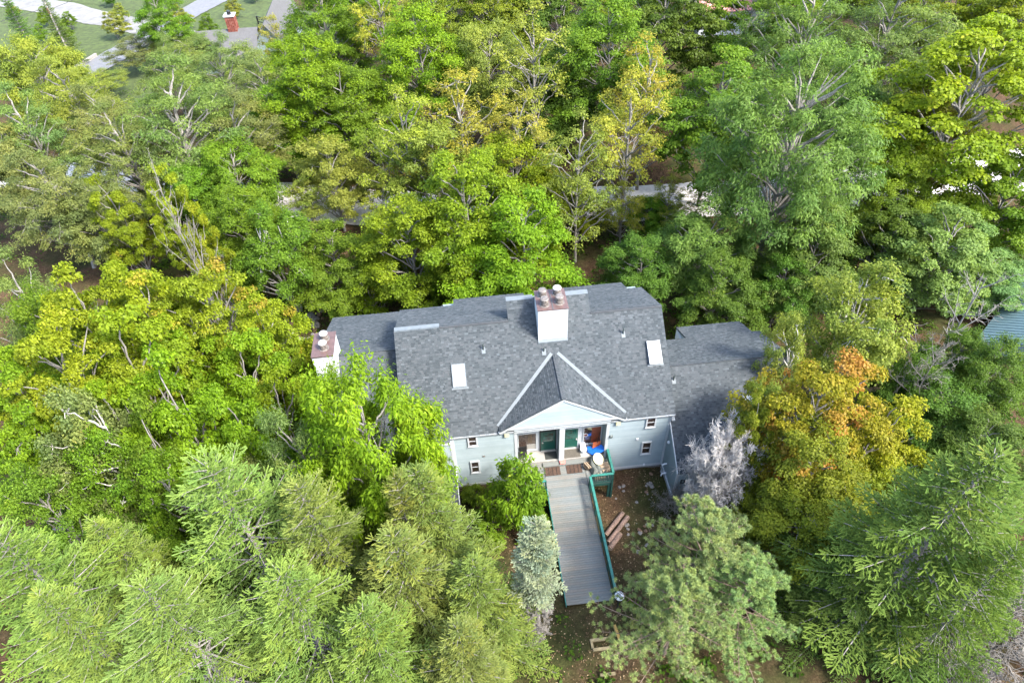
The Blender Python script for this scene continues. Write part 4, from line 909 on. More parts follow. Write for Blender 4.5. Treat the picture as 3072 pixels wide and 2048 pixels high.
PROTO = {
 'maple_a': broadleaf(1, 11, 4.4, .15, 40, 1.75, 1.35, 9, .66, 142, 0.172, .82, flat=.4),
 'maple_b': broadleaf(2, 12, 4.6, .18, 44, 1.75, 1.35, 9, .66, 142, 0.172, .82, flat=.4, egg=.12),
 'maple_c': broadleaf(3, 9, 3.6, .15, 30, 1.6, 1.25, 9, .62, 142, 0.164, .82, flat=.4),
 'ash_a': broadleaf(4, 12, 4.4, .18, 46, 1.6, 1.1, 9, .62, 150, .225, .38, flat=.8, droop=.5, spiky=1.0, bflat=.6),
 'ash_b': broadleaf(5, 14, 5.0, .25, 44, 1.8, 1.25, 8, .66, 105, 0.213, .34, flat=.55, droop=.35, spiky=.7, bflat=.45, tr=.26, shell=.35),
 'poplar': broadleaf(6, 20, 6.6, .20, 105, 1.75, 1.3, 9, .72, 113, 0.288, .27, flat=.85, droop=.5, spiky=1.0, bflat=.6, tr=.30, egg=.05),
 'birch_a': broadleaf(7, 11, 3.2, .18, 42, 1.25, .95, 9, .50, 109, 0.138, .75, flat=.8, droop=.3, spiky=.8, bflat=.7, bark=BARKW, trunks=3, tr=.17, shell=.25),
 'birch_b': broadleaf(8, 10, 3.0, .10, 40, 1.25, .95, 9, .50, 109, 0.138, .75, flat=.8, droop=.3, spiky=.8, bflat=.7, bark=BARKW, trunks=2, tr=.16, shell=.25),
 'beech_a': broadleaf(9, 11, 4.2, .08, 48, 1.6, 1.15, 9, .60, 147, 0.167, .65, flat=.5, droop=.2, spiky=.8, bflat=.45),
 'beech_b': broadleaf(10, 13, 4.0, .10, 50, 1.6, 1.15, 9, .60, 140, 0.160, .65, flat=.55, droop=.2, spiky=.9, bflat=.5, shell=.35, egg=.3),
 'sparse_a': broadleaf(11, 13, 4.0, .25, 38, 1.7, 1.1, 7, .52, 59, 0.162, .65, flat=.6, spiky=.8, bflat=.6, shell=.25, tr=.17),
 'sparse_b': broadleaf(12, 14, 3.2, .22, 36, 1.6, 1.05, 7, .52, 59, 0.162, .65, flat=.7, spiky=.8, bflat=.7, shell=.2, tr=.15),
 'shrub': broadleaf(13, 3.2, 1.5, .03, 24, .72, .55, 7, .32, 40, .24, .34, flat=.7, droop=.3, spiky=.9, bflat=.6, shell=.3, tr=.05),
 'spruce_a': spruce(21, 15, 3.5, .60, 6, bare=.15, tw=.19, thick=.047, dens=.86),
 'spruce_b': spruce(22, 14, 4.4, .66, 6, bare=.34, tw=.19, thick=.047, dens=.86, power=.7),
 'spruce_c': spruce(23, 11, 3.6, .54, 7, bare=.08, tw=.20, thick=.050, dens=.84),
 'spruce_e': spruce(25, 13, 1.9, .42, 7, bare=.10, tw=.16, thick=.06, dens=1.0, low=.52, power=.6),
 'pine': pine(31),
 'dead_a': dead(41, 4.6, 2.1, 46, 16, 22, th=.95),
 'dead_b': dead(42, 9, 2.6, 26, 8, 7, up=.15, mat=DEADT),
 'dead_c': dead(43, 2.0, 1.7, 22, 9, 8, r0=.05, mat=DEADT, up=.2),
 'dead_e': dead(45, 9, 2.6, 13, 5, 3, r0=.10, mat=BARKG, up=.5, th=1.3),
 'dead_d': dead(44, 9.5, 1.0, 60, 8, 9, r0=.1, up=-.1, mat=DEADT, th=1.6),
}
PH = {'maple_a': 11, 'maple_b': 12, 'maple_c': 9, 'ash_a': 12, 'ash_b': 14, 'poplar': 20, 'birch_a': 11, 'birch_b': 10, 'beech_a': 11, 'beech_b': 13, 'sparse_a': 13, 'sparse_b': 14, 'shrub': 3.2,
      'spruce_a': 15, 'spruce_b': 14, 'spruce_c': 11, 'spruce_e': 13, 'dead_d': 9.5, 'dead_e': 9, 'pine': 12, 'dead_a': 4.6, 'dead_b': 9, 'dead_c': 2.0}
KIND = {'maple': 'maple_tree', 'ash': 'ash_tree', 'poplar': 'poplar_tree', 'birch': 'birch_tree', 'beech': 'broadleaf_tree', 'sparse': 'thin_tree', 'shrub': 'shrub', 'spruce': 'spruce_tree', 'pine': 'pine_tree', 'dead': 'dead_tree'}
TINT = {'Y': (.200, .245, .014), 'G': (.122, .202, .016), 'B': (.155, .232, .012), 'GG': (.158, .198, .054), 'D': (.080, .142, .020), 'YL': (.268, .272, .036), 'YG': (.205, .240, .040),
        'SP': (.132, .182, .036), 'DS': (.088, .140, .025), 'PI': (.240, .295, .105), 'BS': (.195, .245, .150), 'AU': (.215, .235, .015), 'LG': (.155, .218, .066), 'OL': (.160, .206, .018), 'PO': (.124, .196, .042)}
def tree(proto, px, py, frac, scale, tint, label, group=None, autumn=0.0, rot=None, xy=None, sink=0.0, wide=1.0):
    H = PH[proto]*scale
    if xy is None: x, y, gz = drop(px, py, frac*H)
    else: x, y = xy; gz = float(ground_h(x, y))
    k = KIND[proto.split('_')[0]]
    o = thing(k, (x, y, gz-sink), label, 'dead tree' if k == 'dead_tree' else ('shrub' if k == 'shrub' else 'tree'), group)
    o.rotation_euler = (0, 0, RNG.uniform(0, 6.28) if rot is None else rot); o.scale = (scale*wide*RNG.uniform(.94, 1.06), scale*wide*RNG.uniform(.94, 1.06), scale)
    tk, cr_ = PROTO[proto]
    link(bpy.data.objects.new('trunk', tk), o)
    c = link(bpy.data.objects.new('twigs' if proto.startswith('dead') else 'crown', cr_), o)
    if proto.startswith('dead'): c['kind'] = 'stuff'
    t = np.array(TINT.get(tint, (1, 1, 1)))*RNG.uniform(.9, 1.1, 3) if tint else np.ones(3)
    c.color = (t[0], t[1], t[2], 1); c['autumn'] = float(autumn)
    return o
PR = {'maple_a': 4.4, 'maple_b': 4.6, 'maple_c': 3.6, 'ash_a': 4.4, 'ash_b': 5.0, 'poplar': 6.6, 'birch_a': 3.2, 'birch_b': 3.0, 'beech_a': 4.2, 'beech_b': 4.0, 'sparse_a': 4.0, 'sparse_b': 3.2, 'shrub': 1.5,
      'spruce_a': 3.5, 'spruce_b': 4.4, 'spruce_c': 3.6, 'spruce_e': 1.9, 'pine': 3.6, 'dead_a': 2.1, 'dead_b': 2.6, 'dead_c': 1.7, 'dead_d': 1.0, 'dead_e': 2.6}
def top(proto, px, py, Y, width, tint, label, group=None, autumn=0.0, rot=None):
    """a tree whose stem stands at depth Y and whose tip is seen at the given pixel of the 2352-wide view"""
    d = ray(px*3072/2352, py*3072/2352); t = (Y-CAM_LOC[1])/d[1]; p = CAM_LOC+d*t
    con = proto.split('_')[0] in ('spruce', 'pine', 'dead')
    H = (p[2]-float(ground_h(p[0], Y)))*(1.0 if con else .94); s = max(.25, H/PH[proto]); width = width if con else width*.80
    return tree(proto, 0, 0, 0, s, tint, label, group, autumn, rot, xy=(float(p[0]), Y), wide=width/(2*PR[proto]*s))
# --- foreground conifers
gS = 'foreground spruces'
for a_ in (
    ('spruce_b', -20, 1225, -10.5, 11.0, 'SP', 'big yellow-green spruce with bare trunk in the bottom left corner'),
    ('spruce_a', 215, 1195, -8, 7.0, 'SP', 'yellow-green spruce right beside the big corner spruce'),
    ('spruce_b', 470, 1060, -9, 11.5, 'SP', 'large loose yellow-green spruce below the lower chimney'),
    ('spruce_b', 680, 1110, -9.5, 9.0, 'SP', 'second large loose spruce, right of the one below the lower chimney'),
    ('spruce_c', 954, 1078, -8.5, 8.6, 'SP', 'dense spruce with a spiky tip just below the left wall windows'),
    ('spruce_c', 905, 1090, -9.2, 5.4, 'SP', 'spiky spruce tip immediately left of the densest spruce'),
    ('spruce_c', 900, 1225, -11.4, 9.2, 'SP', 'dense spruce with pale shoots in front of the other centre-left spruces'),
    ('spruce_c', 1085, 1290, -12, 7.2, 'SP', 'spruce left of the grey dead stem'),
    ('spruce_b', 640, 1310, -12.6, 10.0, 'SP', 'spruce at the bottom edge in the middle of the left half'),
    ('spruce_b', 320, 1340, -13, 10.0, 'SP', 'spruce at the bottom edge beside the big corner spruce'),
    ('spruce_a', 80, 1360, -12.4, 7.4, 'SP', 'spruce at the bottom edge in front of the corner spruce'),
    ('spruce_c', 830, 1400, -14, 8.0, 'SP', 'spruce at the bottom edge below the spiky tips'),
    ('spruce_c', 1050, 1440, -14.6, 6.4, 'SP', 'low spruce at the bottom edge next to the dead stem'),
    ('spruce_a', 2290, 1040, -12.6, 11.5, 'DS', 'tall dark green spruce with radiating branches at the bottom right'),
    ('spruce_a', 2330, 1110, -9, 7.0, 'DS', 'dark spruce tip at the right edge below the shade tree'),
    ('spruce_b', 2010, 1300, -12.5, 8.5, 'DS', 'dark spruce at the bottom edge left of the tall dark spruce'),
    ('spruce_b', 2340, 1260, -15, 7.0, 'DS', 'dark spruce boughs in the bottom right corner')): top(*a_, group=gS)
bs_ = top('spruce_e', 1232, 1196, -11.6, 3.2, 'BS', 'slim pale blue-green spruce with a dead grey lower stem left of the walkway', gS)
dd = link(bpy.data.objects.new('dead_branches', PROTO['dead_d'][1]), bs_); dd['kind'] = 'stuff'
top('pine', 1650, 1180, -10.5, 7.0, 'PI', 'soft grey-green pine right of the walkway end')
top('pine', 1580, 1330, -13, 6.0, 'PI', 'lower grey-green pine at the bottom edge beside the timber steps')
top('pine', 1740, 1300, -12.5, 6.5, 'PI', 'grey-green pine at the bottom edge touching the dark spruce')
tree('dead_c', 2290, 1480, .5, 1.8, None, 'tangle of dry grey branches at the bottom right corner')
tree('dead_c', 2200, 1540, .5, 1.4, None, 'dry grey brush at the bottom edge under the tall dark spruce')
tree('dead_c', 2330, 1400, .5, 1.4, None, 'dry grey brush at the right edge under the tall dark spruce')
# --- around the house front
top('dead_a', 1678, 1012, -4.4, 4.3, None, 'bushy bare whitish dead tree in front of the right wing')
tree('dead_c', 1550, 1160, .4, .8, None, 'small bare dry bush at the foot of the whitish dead tree')
top('shrub', 1185, 1052, -3.4, 3.8, 'G', 'bright leafy young tree growing beside the walkway at the left landing')
tree('shrub', 1130, 1200, .5, .75, 'G', 'low green bush under the young tree left of the walkway')
tree('shrub', 1230, 1205, .5, .65, 'G', 'low green bush against the left edge of the walkway')
tree('shrub', 1085, 1140, .4, .45, 'G', 'small bush on the dirt below the left wall')
for a_ in (
    ('ash_a', 780, 750, -4.6, 10.2, 'B', 'bright green ash with drooping leaves in front of the left wing'),
    ('ash_a', 728, 775, -1.0, 5.4, 'B', 'small ash in front of the left white chimney'),
    ('ash_a', 940, 910, -4.4, 3.2, 'B', 'narrow bright ash beside the large one, in front of the lower left eave'),
    ('ash_a', 870, 1015, -5.5, 5.0, 'G', 'shaded ash covering the lean-to roof, below the bright ash'),
    ('ash_b', 620, 890, -4.5, 8.0, 'GG', 'grey-green fine-leaved tree between the lower chimney and the bright ash'),
    ('beech_a', 740, 1000, -5.5, 6.0, 'G', 'low green tree under the bright ash'),
    ('beech_b', 470, 1010, -5, 6.0, 'GG', 'grey-green tree just right of the lower chimney'),
    ('birch_a', 60, 860, -1.5, 7.5, 'GG', 'grey-green birch with a white trunk at the left edge'),
    ('birch_b', 180, 960, -2.5, 5.5, 'G', 'small birch over the rocky bank at the left'),
    ('beech_a', 310, 1010, -4.5, 6.0, 'G', 'low green tree left of the lower chimney, above the spruces')): top(*a_)
# --- left maples
gM = 'yellow-green maples left of the house'
for a_ in (
    ('maple_a', 90, 545, 9, 10, 'Y', 'yellow-green maple crown at the left edge, topmost of the left maples', gM, .0),
    ('maple_b', 270, 570, 10, 9.5, 'Y', 'yellow-green maple below the forked pale trunk', gM, .12),
    ('maple_b', 430, 580, 11, 9.5, 'Y', 'yellow maple with an orange tuft below the pale trunks', gM, .18),
    ('maple_a', 560, 640, 9.5, 8.5, 'Y', 'yellow maple with orange tips nearest the rubble bank', gM, .20),
    ('maple_b', 40, 700, 3.5, 9.5, 'Y', 'bright green maple at the left edge above the white birch', gM, .0),
    ('maple_c', 220, 700, 5, 9.5, 'B', 'bright green maple left of the middle of the left maple group', gM, .0),
    ('maple_a', 370, 720, 8, 9, 'B', 'bright green maple in the middle of the left maple group', gM, .0),
    ('maple_c', 520, 760, 6, 8.5, 'B', 'bright green maple left of the left chimney', gM, .10),
    ('maple_c', 600, 830, 1.5, 6.0, 'B', 'small bright maple touching the left chimney', gM, .0),
    ('maple_a', 180, 830, 0, 8.5, 'B', 'bright green maple above the rocky bank', gM, .0),
    ('maple_c', 340, 830, -.5, 8.5, 'B', 'bright green maple upper left of the lower chimney', gM, .0),
    ('maple_c', 510, 880, -1, 7.0, 'B', 'bright green maple upper right of the lower chimney', gM, .0),
    ('maple_c', 290, 930, -2.5, 6.0, 'G', 'green maple directly left of the lower chimney', gM, .0),
    ('maple_c', 340, 375, 31, 6.5, 'Y', 'small yellow-orange maple among pale trunks at the left', gM, .06),
    ('maple_c', 225, 400, 31, 6.0, 'Y', 'small yellow maple with a red tuft left of the pale trunks', gM, .10),
    ('maple_c', 420, 465, 24, 5.0, 'Y', 'small yellow maple tuft beside the pale forked trunk', gM, .1)): top(*a_)
# --- right side
top('maple_b', 1930, 800, -3.3, 9.4, 'AU', 'maple turning orange at its top beside the right wing', None, .46)
top('maple_c', 2060, 900, -3.5, 7.5, 'AU', 'yellow maple with golden lower edge right of the orange maple', None, .20)
top('maple_c', 1762, 890, -4.0, 3.6, 'OL', 'small green-orange maple over the right wing skylight', None, .22)
for a_ in (
    ('beech_a', 1915, 955, -6.5, 8.6, 'OL', 'olive-green tree in front of the orange maple'),
    ('beech_b', 1880, 1110, -8.5, 7.5, 'OL', 'olive-green tree between the pine and the dark spruce'),
    ('beech_a', 2080, 1060, -6, 6.5, 'OL', 'olive tree under the golden maple edge'),
    ('birch_a', 2070, 580, 3.5, 8.6, 'YG', 'yellow-green birch with white forked trunks right of the house'),
    ('birch_b', 1840, 690, 2, 4.2, 'YG', 'small birch with a white stem at the end of the right wing roof'),
    ('birch_b', 1790, 850, -3, 3.6, 'YG', 'small yellow-green sapling against the right wing roof'),
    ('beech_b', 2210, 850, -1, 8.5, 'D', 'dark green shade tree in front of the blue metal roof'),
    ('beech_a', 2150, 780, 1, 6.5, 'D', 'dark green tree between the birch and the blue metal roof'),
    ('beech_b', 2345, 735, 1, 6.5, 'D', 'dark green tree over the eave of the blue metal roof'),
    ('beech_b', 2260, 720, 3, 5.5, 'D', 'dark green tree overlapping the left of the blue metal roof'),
    ('maple_a', 2300, 560, 16, 9, 'LG', 'pale maple behind the blue metal roof'),
    ('beech_b', 2320, 930, -4, 7.5, 'D', 'dark green tree at the right edge below the blue metal roof'),
    ('dead_e', 2290, 600, 4, 6.5, None, 'grey bare tree leaning over the blue metal roof'),
    ('dead_b', 2180, 770, 0, 4.5, None, 'bare grey twiggy tree left of the blue metal roof')): top(*a_)
# --- behind the house
gB = 'trees close behind the house'
for (p, x, y, f, s, tn, lab) in (
    ('beech_a', 940, 560, .60, 1.05, 'B', 'bright green tree behind the left roof, left of its twin'),
    ('beech_a', 1200, 560, .60, 1.1, 'B', 'bright green tree straight behind the big chimney'),
    ('beech_a', 1070, 470, .64, 1.25, 'B', 'bright green tree between the two trees behind the ridge'),
    ('shrub', 960, 690, .5, 1.3, 'G', 'low bush at the back eave left of centre'),
    ('shrub', 850, 690, .5, 1.2, 'B', 'low bush at the back corner of the left wing'),
    ('birch_a', 640, 560, .62, 1.05, 'G', 'green tree with a slim grey stem left behind the left wing'),
    ('beech_b', 560, 520, .60, .9, 'G', 'green tree behind the left maples'),
    ('beech_a', 770, 600, .55, .8, 'G', 'dark-gapped green tree above the rubble bank'),
    ('poplar', 1800, 370, .60, 1.02, 'PO', 'huge grey-green poplar standing behind the right wing'),
    ('maple_b', 1640, 270, .62, 1.25, 'G', 'dense green maple left of the huge poplar'),
    ('ash_a', 1600, 590, .55, .85, 'PO', 'green tree under the left side of the huge poplar'),
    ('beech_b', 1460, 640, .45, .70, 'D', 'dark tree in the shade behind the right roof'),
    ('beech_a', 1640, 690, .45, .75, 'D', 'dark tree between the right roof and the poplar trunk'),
    ('beech_a', 1860, 600, .5, .95, 'PO', 'green tree right of the poplar trunk'),
    ('beech_a', 1790, 680, .42, .70, 'D', 'dark tree at the foot of the poplar'),
    ('maple_a', 2170, 570, .62, .95, 'LG', 'pale grey-green maple at the right, above the white birch'),
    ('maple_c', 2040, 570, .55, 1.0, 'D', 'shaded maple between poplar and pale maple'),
    ('beech_b', 2050, 450, .58, .85, 'OL', 'yellow-olive tree between the poplar and the far right maple'),
    ('maple_b', 2210, 260, .62, 1.55, 'Y', 'very large yellow-green maple at the upper right'),
    ('maple_a', 2310, 450, .58, 1.1, 'G', 'green maple at the right edge under the large yellow maple')): tree(p, x, y, f, s*1.12, tn, lab, gB)
gL = 'trees at the upper left'
for (p, x, y, f, s, tn, lab) in (
    ('ash_b', 430, 290, .60, 1.15, 'GG', 'wide grey-green ash with pale branches at the upper left'),
    ('ash_b', 560, 330, .58, .9, 'GG', 'grey-green ash right of the wide ash'),
    ('ash_b', 300, 380, .55, .95, 'GG', 'grey-green ash left of the wide ash'),
    ('ash_a', 90, 170, .62, 1.15, 'YG', 'pale yellow-green tree left of the utility pole'),
    ('ash_b', 80, 330, .58, 1.0, 'GG', 'grey-green tree at the left edge in the upper half'),
    ('ash_b', 130, 470, .55, .9, 'GG', 'grey-green tree at the left edge above the yellow maples'),
    ('ash_a', 240, 520, .5, .8, 'GG', 'grey-green tree with pale stems over the road'),
    ('ash_a', 470, 460, .5, .8, 'G', 'green tree under the wide ash near the pale road'),
    ('ash_b', 390, 150, .66, .8, 'GG', 'grey-green treetop in front of the far asphalt drive'),
    ('beech_b', 720, 200, .60, 1.25, 'B', 'bright green tall tree below the far house'),
    ('beech_a', 650, 290, .55, 1.0, 'G', 'green tree below the far house gable'),
    ('beech_b', 800, 260, .55, 1.05, 'G', 'green tree right of the bright tall tree'),
    ('beech_a', 760, 400, .6, .95, 'YG', 'rounded yellow-green tree beside the road'),
    ('beech_b', 370, 40, .60, .95, 'G', 'green tree beside the gravel track'),
    ('spruce_a', 45, 60, .6, .8, 'D', 'dark conifer in the top left corner'),
    ('spruce_a', 130, 60, .6, .65, 'D', 'dark conifer behind the utility pole'),
    ('sparse_a', 640, 100, .7, .8, 'YL', 'thin yellowish tree before the far house roof'),
    ('ash_b', 520, 160, .66, .9, 'GG', 'grey-green treetop below the far house'),
    ('ash_b', 610, 210, .62, .9, 'GG', 'grey-green tree below the brick chimney'),
    ('beech_b', 660, 140, .66, .85, 'B', 'bright green treetop covering the right of the far house'),
    ('ash_b', 250, 300, .6, .9, 'GG', 'grey-green tree between the pole and the wide ash'),
    ('ash_b', 170, 250, .6, 1.0, 'YG', 'pale tree below the utility pole'),
    ('ash_a', 20, 420, .55, 1.0, 'GG', 'grey-green tree touching the left edge above the road'),
    ('beech_a', 380, 400, .5, .85, 'GG', 'grey-green low tree under the wide ash'),
    ('ash_a', 560, 430, .5, .9, 'G', 'green tree left of the rounded yellow-green tree')): tree(p, x, y, f, s*1.12, tn, lab, gL)
for a_ in (
    ('ash_b', 300, 70, 92, 13, 'GG', 'grey-green treetop in front of the asphalt drive at the top left'),
    ('ash_a', 420, 70, 88, 11, 'GG', 'grey-green treetop left of the far house roof'),
    ('ash_b', 545, 105, 84, 10, 'YG', 'pale treetop across the far house front'),
    ('beech_b', 640, 110, 82, 9, 'B', 'bright treetop right across the far house gable'),
    ('ash_b', 200, 150, 80, 12, 'YG', 'pale treetop right of the utility pole foot'),
    ('ash_b', 60, 90, 84, 13, 'YG', 'pale treetop left of the utility pole')): top(*a_, gL)
for a_ in (
    ('ash_b', -40, 540, 14, 9, 'GG', 'grey-green tree cut by the left edge above the yellow maples'),
    ('beech_b', 5, 575, 11, 8, 'G', 'green tree at the left edge beside the topmost yellow maple'),
    ('maple_b', -50, 800, 2, 8, 'B', 'green maple cut by the left edge at mid height'),
    ('beech_b', -30, 1020, -4, 7, 'G', 'green tree cut by the left edge above the corner spruce'),
    ('beech_a', 1330, 400, 31, 8, 'Y', 'yellow-green tree standing before the road right of centre'),
    ('sparse_b', 1440, 395, 30, 6, 'YL', 'thin yellow tree standing before the road behind the right roof'),
    ('sparse_a', 1545, 400, 31, 6, 'YG', 'thin tree before the road, second from the poplar'),
    ('sparse_a', 1610, 430, 32, 5, 'YG', 'thin tree before the road, nearest the poplar'),
    ('beech_a', 1500, 445, 31, 7, 'G', 'low green tree hiding the road behind the right roof'),
    ('sparse_a', 690, 400, 36, 6, 'YG', 'thin tree before the road gap left of the centre trees'),
    ('sparse_b', 870, 410, 34, 6, 'YL', 'thin yellowish tree before the road gap left of the chimney')): top(*a_, gL)
for i, (x, y) in enumerate(((-72, 112), (-66, 108), (-69, 118), (-58, 110), (-75, 122), (-47, 112), (-40, 106), (-60, 120), (-84, 128), (-38, 118), (-50, 138), (-58, 140), (-36, 128), (-66, 132))):
    tree('beech_a', 0, 0, 0, RNG.uniform(.28, .5), str(RNG.choice(['G', 'YG', 'D'])), 'bushy green thicket on the bank beside the far gravel track', 'bushes by the far track', xy=(x, y))
top('dead_e', 330, 350, 22, 4.0, None, 'bare pale forked tree standing above the yellow maples', gL)
top('dead_e', 410, 480, 17, 4.0, None, 'bare broken grey branches left of the big pale trunk', gL)
gC = 'woods beyond the gravel road'
for (p, x, y, f, s, tn, lab) in (
    ('sparse_a', 930, 330, .66, 1.0, 'YL', 'thin yellow tree left of the yellowing centre trees'),
    ('sparse_a', 1060, 300, .66, 1.05, 'YL', 'yellowing twiggy tree in the centre'),
    ('sparse_b', 1190, 330, .64, 1.0, 'YL', 'yellowing twiggy tree right of centre'),
    ('beech_a', 1000, 390, .6, 1.05, 'YG', 'yellow-green tree in front of the yellowing trees'),
    ('beech_a', 1180, 420, .58, 1.0, 'Y', 'yellow-green tree behind the bright centre trees'),
    ('sparse_b', 1330, 400, .6, 1.0, 'YG', 'twiggy thin tree over the road right of centre'),
    ('sparse_a', 1440, 330, .62, 1.1, 'YL', 'yellow thin tree left of the dense green maple'),
    ('sparse_b', 1490, 200, .66, 1.1, 'YL', 'tall yellow wispy tree left of the dense green maple top'),
    ('ash_a', 1130, 150, .64, 1.15, 'YG', 'pale yellow-green tree with grey limbs near the top'),
    ('sparse_a', 1225, 160, .66, 1.2, 'YG', 'thin straight tree with a brown trunk near the top'),
    ('beech_b', 960, 130, .62, 1.25, 'B', 'bright green tree near the top, left of the pale limbed tree'),
    ('sparse_a', 880, 70, .6, 1.1, 'YL', 'yellow-leaved thin tree at the top'),
    ('beech_b', 1390, 120, .62, 1.3, 'G', 'green tree near the top left of the wispy yellow tree'),
    ('beech_a', 1290, 210, .55, 1.05, 'D', 'dark green tree in a gap behind the straight thin tree'),
    ('maple_b', 1520, 50, .62, 1.3, 'D', 'dark green maple at the top'),
    ('maple_b', 1290, 50, .6, 1.2, 'D', 'dark green tree at the top edge'),
    ('beech_b', 1150, 40, .6, 1.2, 'OL', 'olive tree at the top edge'),
    ('beech_b', 1010, 40, .6, 1.2, 'OL', 'olive-yellow tree at the top edge, left'),
    ('ash_b', 1850, 80, .62, 1.2, 'PO', 'grey-green tree at the top behind the poplar'),
    ('maple_b', 1720, 60, .62, 1.2, 'G', 'green maple at the top left of the poplar'),
    ('ash_b', 2030, 100, .6, 1.2, 'PO', 'grey-green tree at the top between poplar and yellow maple'),
    ('maple_b', 2150, 40, .6, 1.2, 'OL', 'olive maple at the top edge right'),
    ('maple_b', 2330, 60, .6, 1.3, 'Y', 'yellow-green maple in the top right corner'),
    ('beech_b', 1960, 300, .55, 1.0, 'PO', 'green tree just right of the poplar crown'),
    ('beech_b', 2100, 330, .5, 1.0, 'OL', 'olive tree under the large yellow maple'),
    ('beech_b', 750, 60, .58, 1.2, 'G', 'green tree at the top right of the far house'),
    ('maple_b', 820, 10, .55, 1.2, 'G', 'green treetop at the top edge above the yellow tree')): tree(p, x, y, f, s*1.2, tn, lab, gC)
# filler woods farther out and at the sides, seen only through the gaps
k = 0
for px, py in [(x+RNG.uniform(-40, 40), y+RNG.uniform(-15, 15)) for y in (-60, -25) for x in range(820, 2420, 145)]:
    tree(str(RNG.choice(['beech_b', 'maple_b', 'beech_a', 'ash_b'])), px, py, .5, RNG.uniform(1.0, 1.3), str(RNG.choice(['G', 'B', 'OL', 'PO'])), 'green tree of the distant wood along the top edge', 'distant wood along the top edge')

# undergrowth: low leaves nobody could count
rg = np.random.default_rng(77); nc = 5200
cx_ = rg.uniform(-62, 72, nc); cy_ = rg.uniform(-24, 100, nc); t_ = rg.random(nc)
cx_[:1900] = rg.uniform(-34, 44, 1900); cy_[:1900] = rg.uniform(-22, 34, 1900)
road = np.interp(cx_, [-75, -45, -26, -7, 6, 22, 38, 62, 110], [66, 54, 46.5, 41, 39, 37, 36.5, 37, 42])
ok = ~((cx_ > -18) & (cx_ < 23) & (cy_ > -2.8) & (cy_ < 12)) & ~((cx_ > .2) & (cx_ < 13.9) & (cy_ > -9.5) & (cy_ < 0)) & ~((cx_ > 5.9) & (cx_ < 8.7) & (cy_ < -8) & (cy_ > -13)) & (np.abs(cy_-road) > 4.6) & ~((cx_ < -26) & (cy_ > 84)) & ~((cx_ > -12) & (cx_ < -8) & (cy_ > 2) & (cy_ < 16))
cx_, cy_ = cx_[ok], cy_[ok]; nc = len(cx_); cnt = rg.integers(14, 34, nc); idx = np.repeat(np.arange(nc), cnt); n = len(idx)
rr = rg.uniform(.4, 1.0, nc); q = unit(rg.normal(size=(n, 3))); q[:, 2] = np.abs(q[:, 2])
pos = np.stack([cx_[idx], cy_[idx], ground_h(cx_[idx], cy_[idx])], 1)+q*(rg.random(n)**.5*rr[idx])[:, None]*np.array([1, 1, .8])
ln = rg.uniform(.14, .30, n); V = kites(pos, unit(np.array([0, 0, 1.])+rg.normal(size=(n, 3))*.5), rg.normal(size=(n, 3)), ln, ln*.6)
ug = bpy.data.objects.new('undergrowth', crown_mesh('undergrowth', V, rg.random(n), rg.random(nc)[idx], LEAF)); ug.color = (.065, .125, .012, 1); ug['autumn'] = 0.0
tag(link(ug), 'low green undergrowth covering the forest floor', None, None, 'stuff')
# leaf litter and twigs on the bare dirt in front of the house
n = 5200; lx = rg.uniform(-1, 14, n); ly = rg.uniform(-15, -.1, n); ok = ~((lx > 5.6) & (lx < 8.5) & (ly > -9.7)) & (lx < 13.6); lx, ly = lx[ok], ly[ok]; n = len(lx)
ln = rg.uniform(.05, .12, n); V = kites(np.stack([lx, ly, ground_h(lx, ly)+.035], 1), unit(np.array([0, 0, 1.])+rg.normal(size=(n, 3))*.3), rg.normal(size=(n, 3)), ln, ln*.6)
LIT = by_var('leaf_litter', [(0, (.06, .035, .018)), (.6, (.16, .10, .05)), (1, (.36, .27, .16))], rough=.9, grain=9, gamount=.3)
lt = bpy.data.objects.new('leaf_litter', raw_mesh('leaf_litter', V, quads_idx(n), LIT, {'var': np.repeat(rg.random(n), 4)})); tag(link(lt), 'brown fallen leaves on the dirt', None, None, 'stuff')

# ------------------------------------------------------------------ far things
fh = thing('far_house', (-32, 92, -8), 'grey-roofed house with a brick chimney at the upper left beyond the trees', 'house')
m = MB(); m.prism([(-38, 88, -8.4), (-38, 88, -5.0), (-38, 93.4, -2.2), (-38, 98, -5.0), (-38, 98, -8.4)], (9.2, 0, 0)); m.prism([(-29.6, 92, -8.4), (-29.6, 92, -4.9), (-26.9, 92, -1.3), (-24.2, 92, -4.9), (-24.2, 92, -8.4)], (0, 16, 0)); m.build('wall', SHADEW, fh)
fs = []
r = MB(); slab(r, [(-38.4, 87.4, -5.2), (-28.4, 87.4, -5.2), (-28.4, 93.4, -2.0), (-38.4, 93.4, -2.0)]); slab(r, [(-38.4, 93.41, -2.0), (-28.4, 93.41, -2.0), (-28.4, 98.6, -5.2), (-38.4, 98.6, -5.2)])
slab(r, [(-30.2, 91.3, -5.4), (-26.9, 91.3, -1.0), (-26.9, 109, -1.0), (-30.2, 109, -5.4)]); slab(r, [(-26.89, 91.3, -1.0), (-23.6, 91.3, -5.4), (-23.6, 109, -5.4), (-26.89, 109, -1.0)])
fr_ = r.build('roof', GREYROOF, fh, var=True)
m = MB(); m.prism([(-32.4, 86.6, -7.6), (-28.6, 86.6, -7.6), (-30.5, 86.6, -4.9)], (0, 2.5, 0)); m.build('porch_gable', BLACKM, fh)
for s in (-1, 1): MB().beam((-30.5, 86.45, -4.75), (-30.5+s*2.2, 86.45, -7.7), .3, .35).build('rake_board', TRIM, fh)
MB().box(-32.2, -28.8, 86.3, 86.55, -7.0, -6.7).build('tie_beam', TRIM, fh); MB().box(-30.65, -30.35, 86.3, 86.55, -8.8, -7.0).build('porch_post', TRIM, fh)
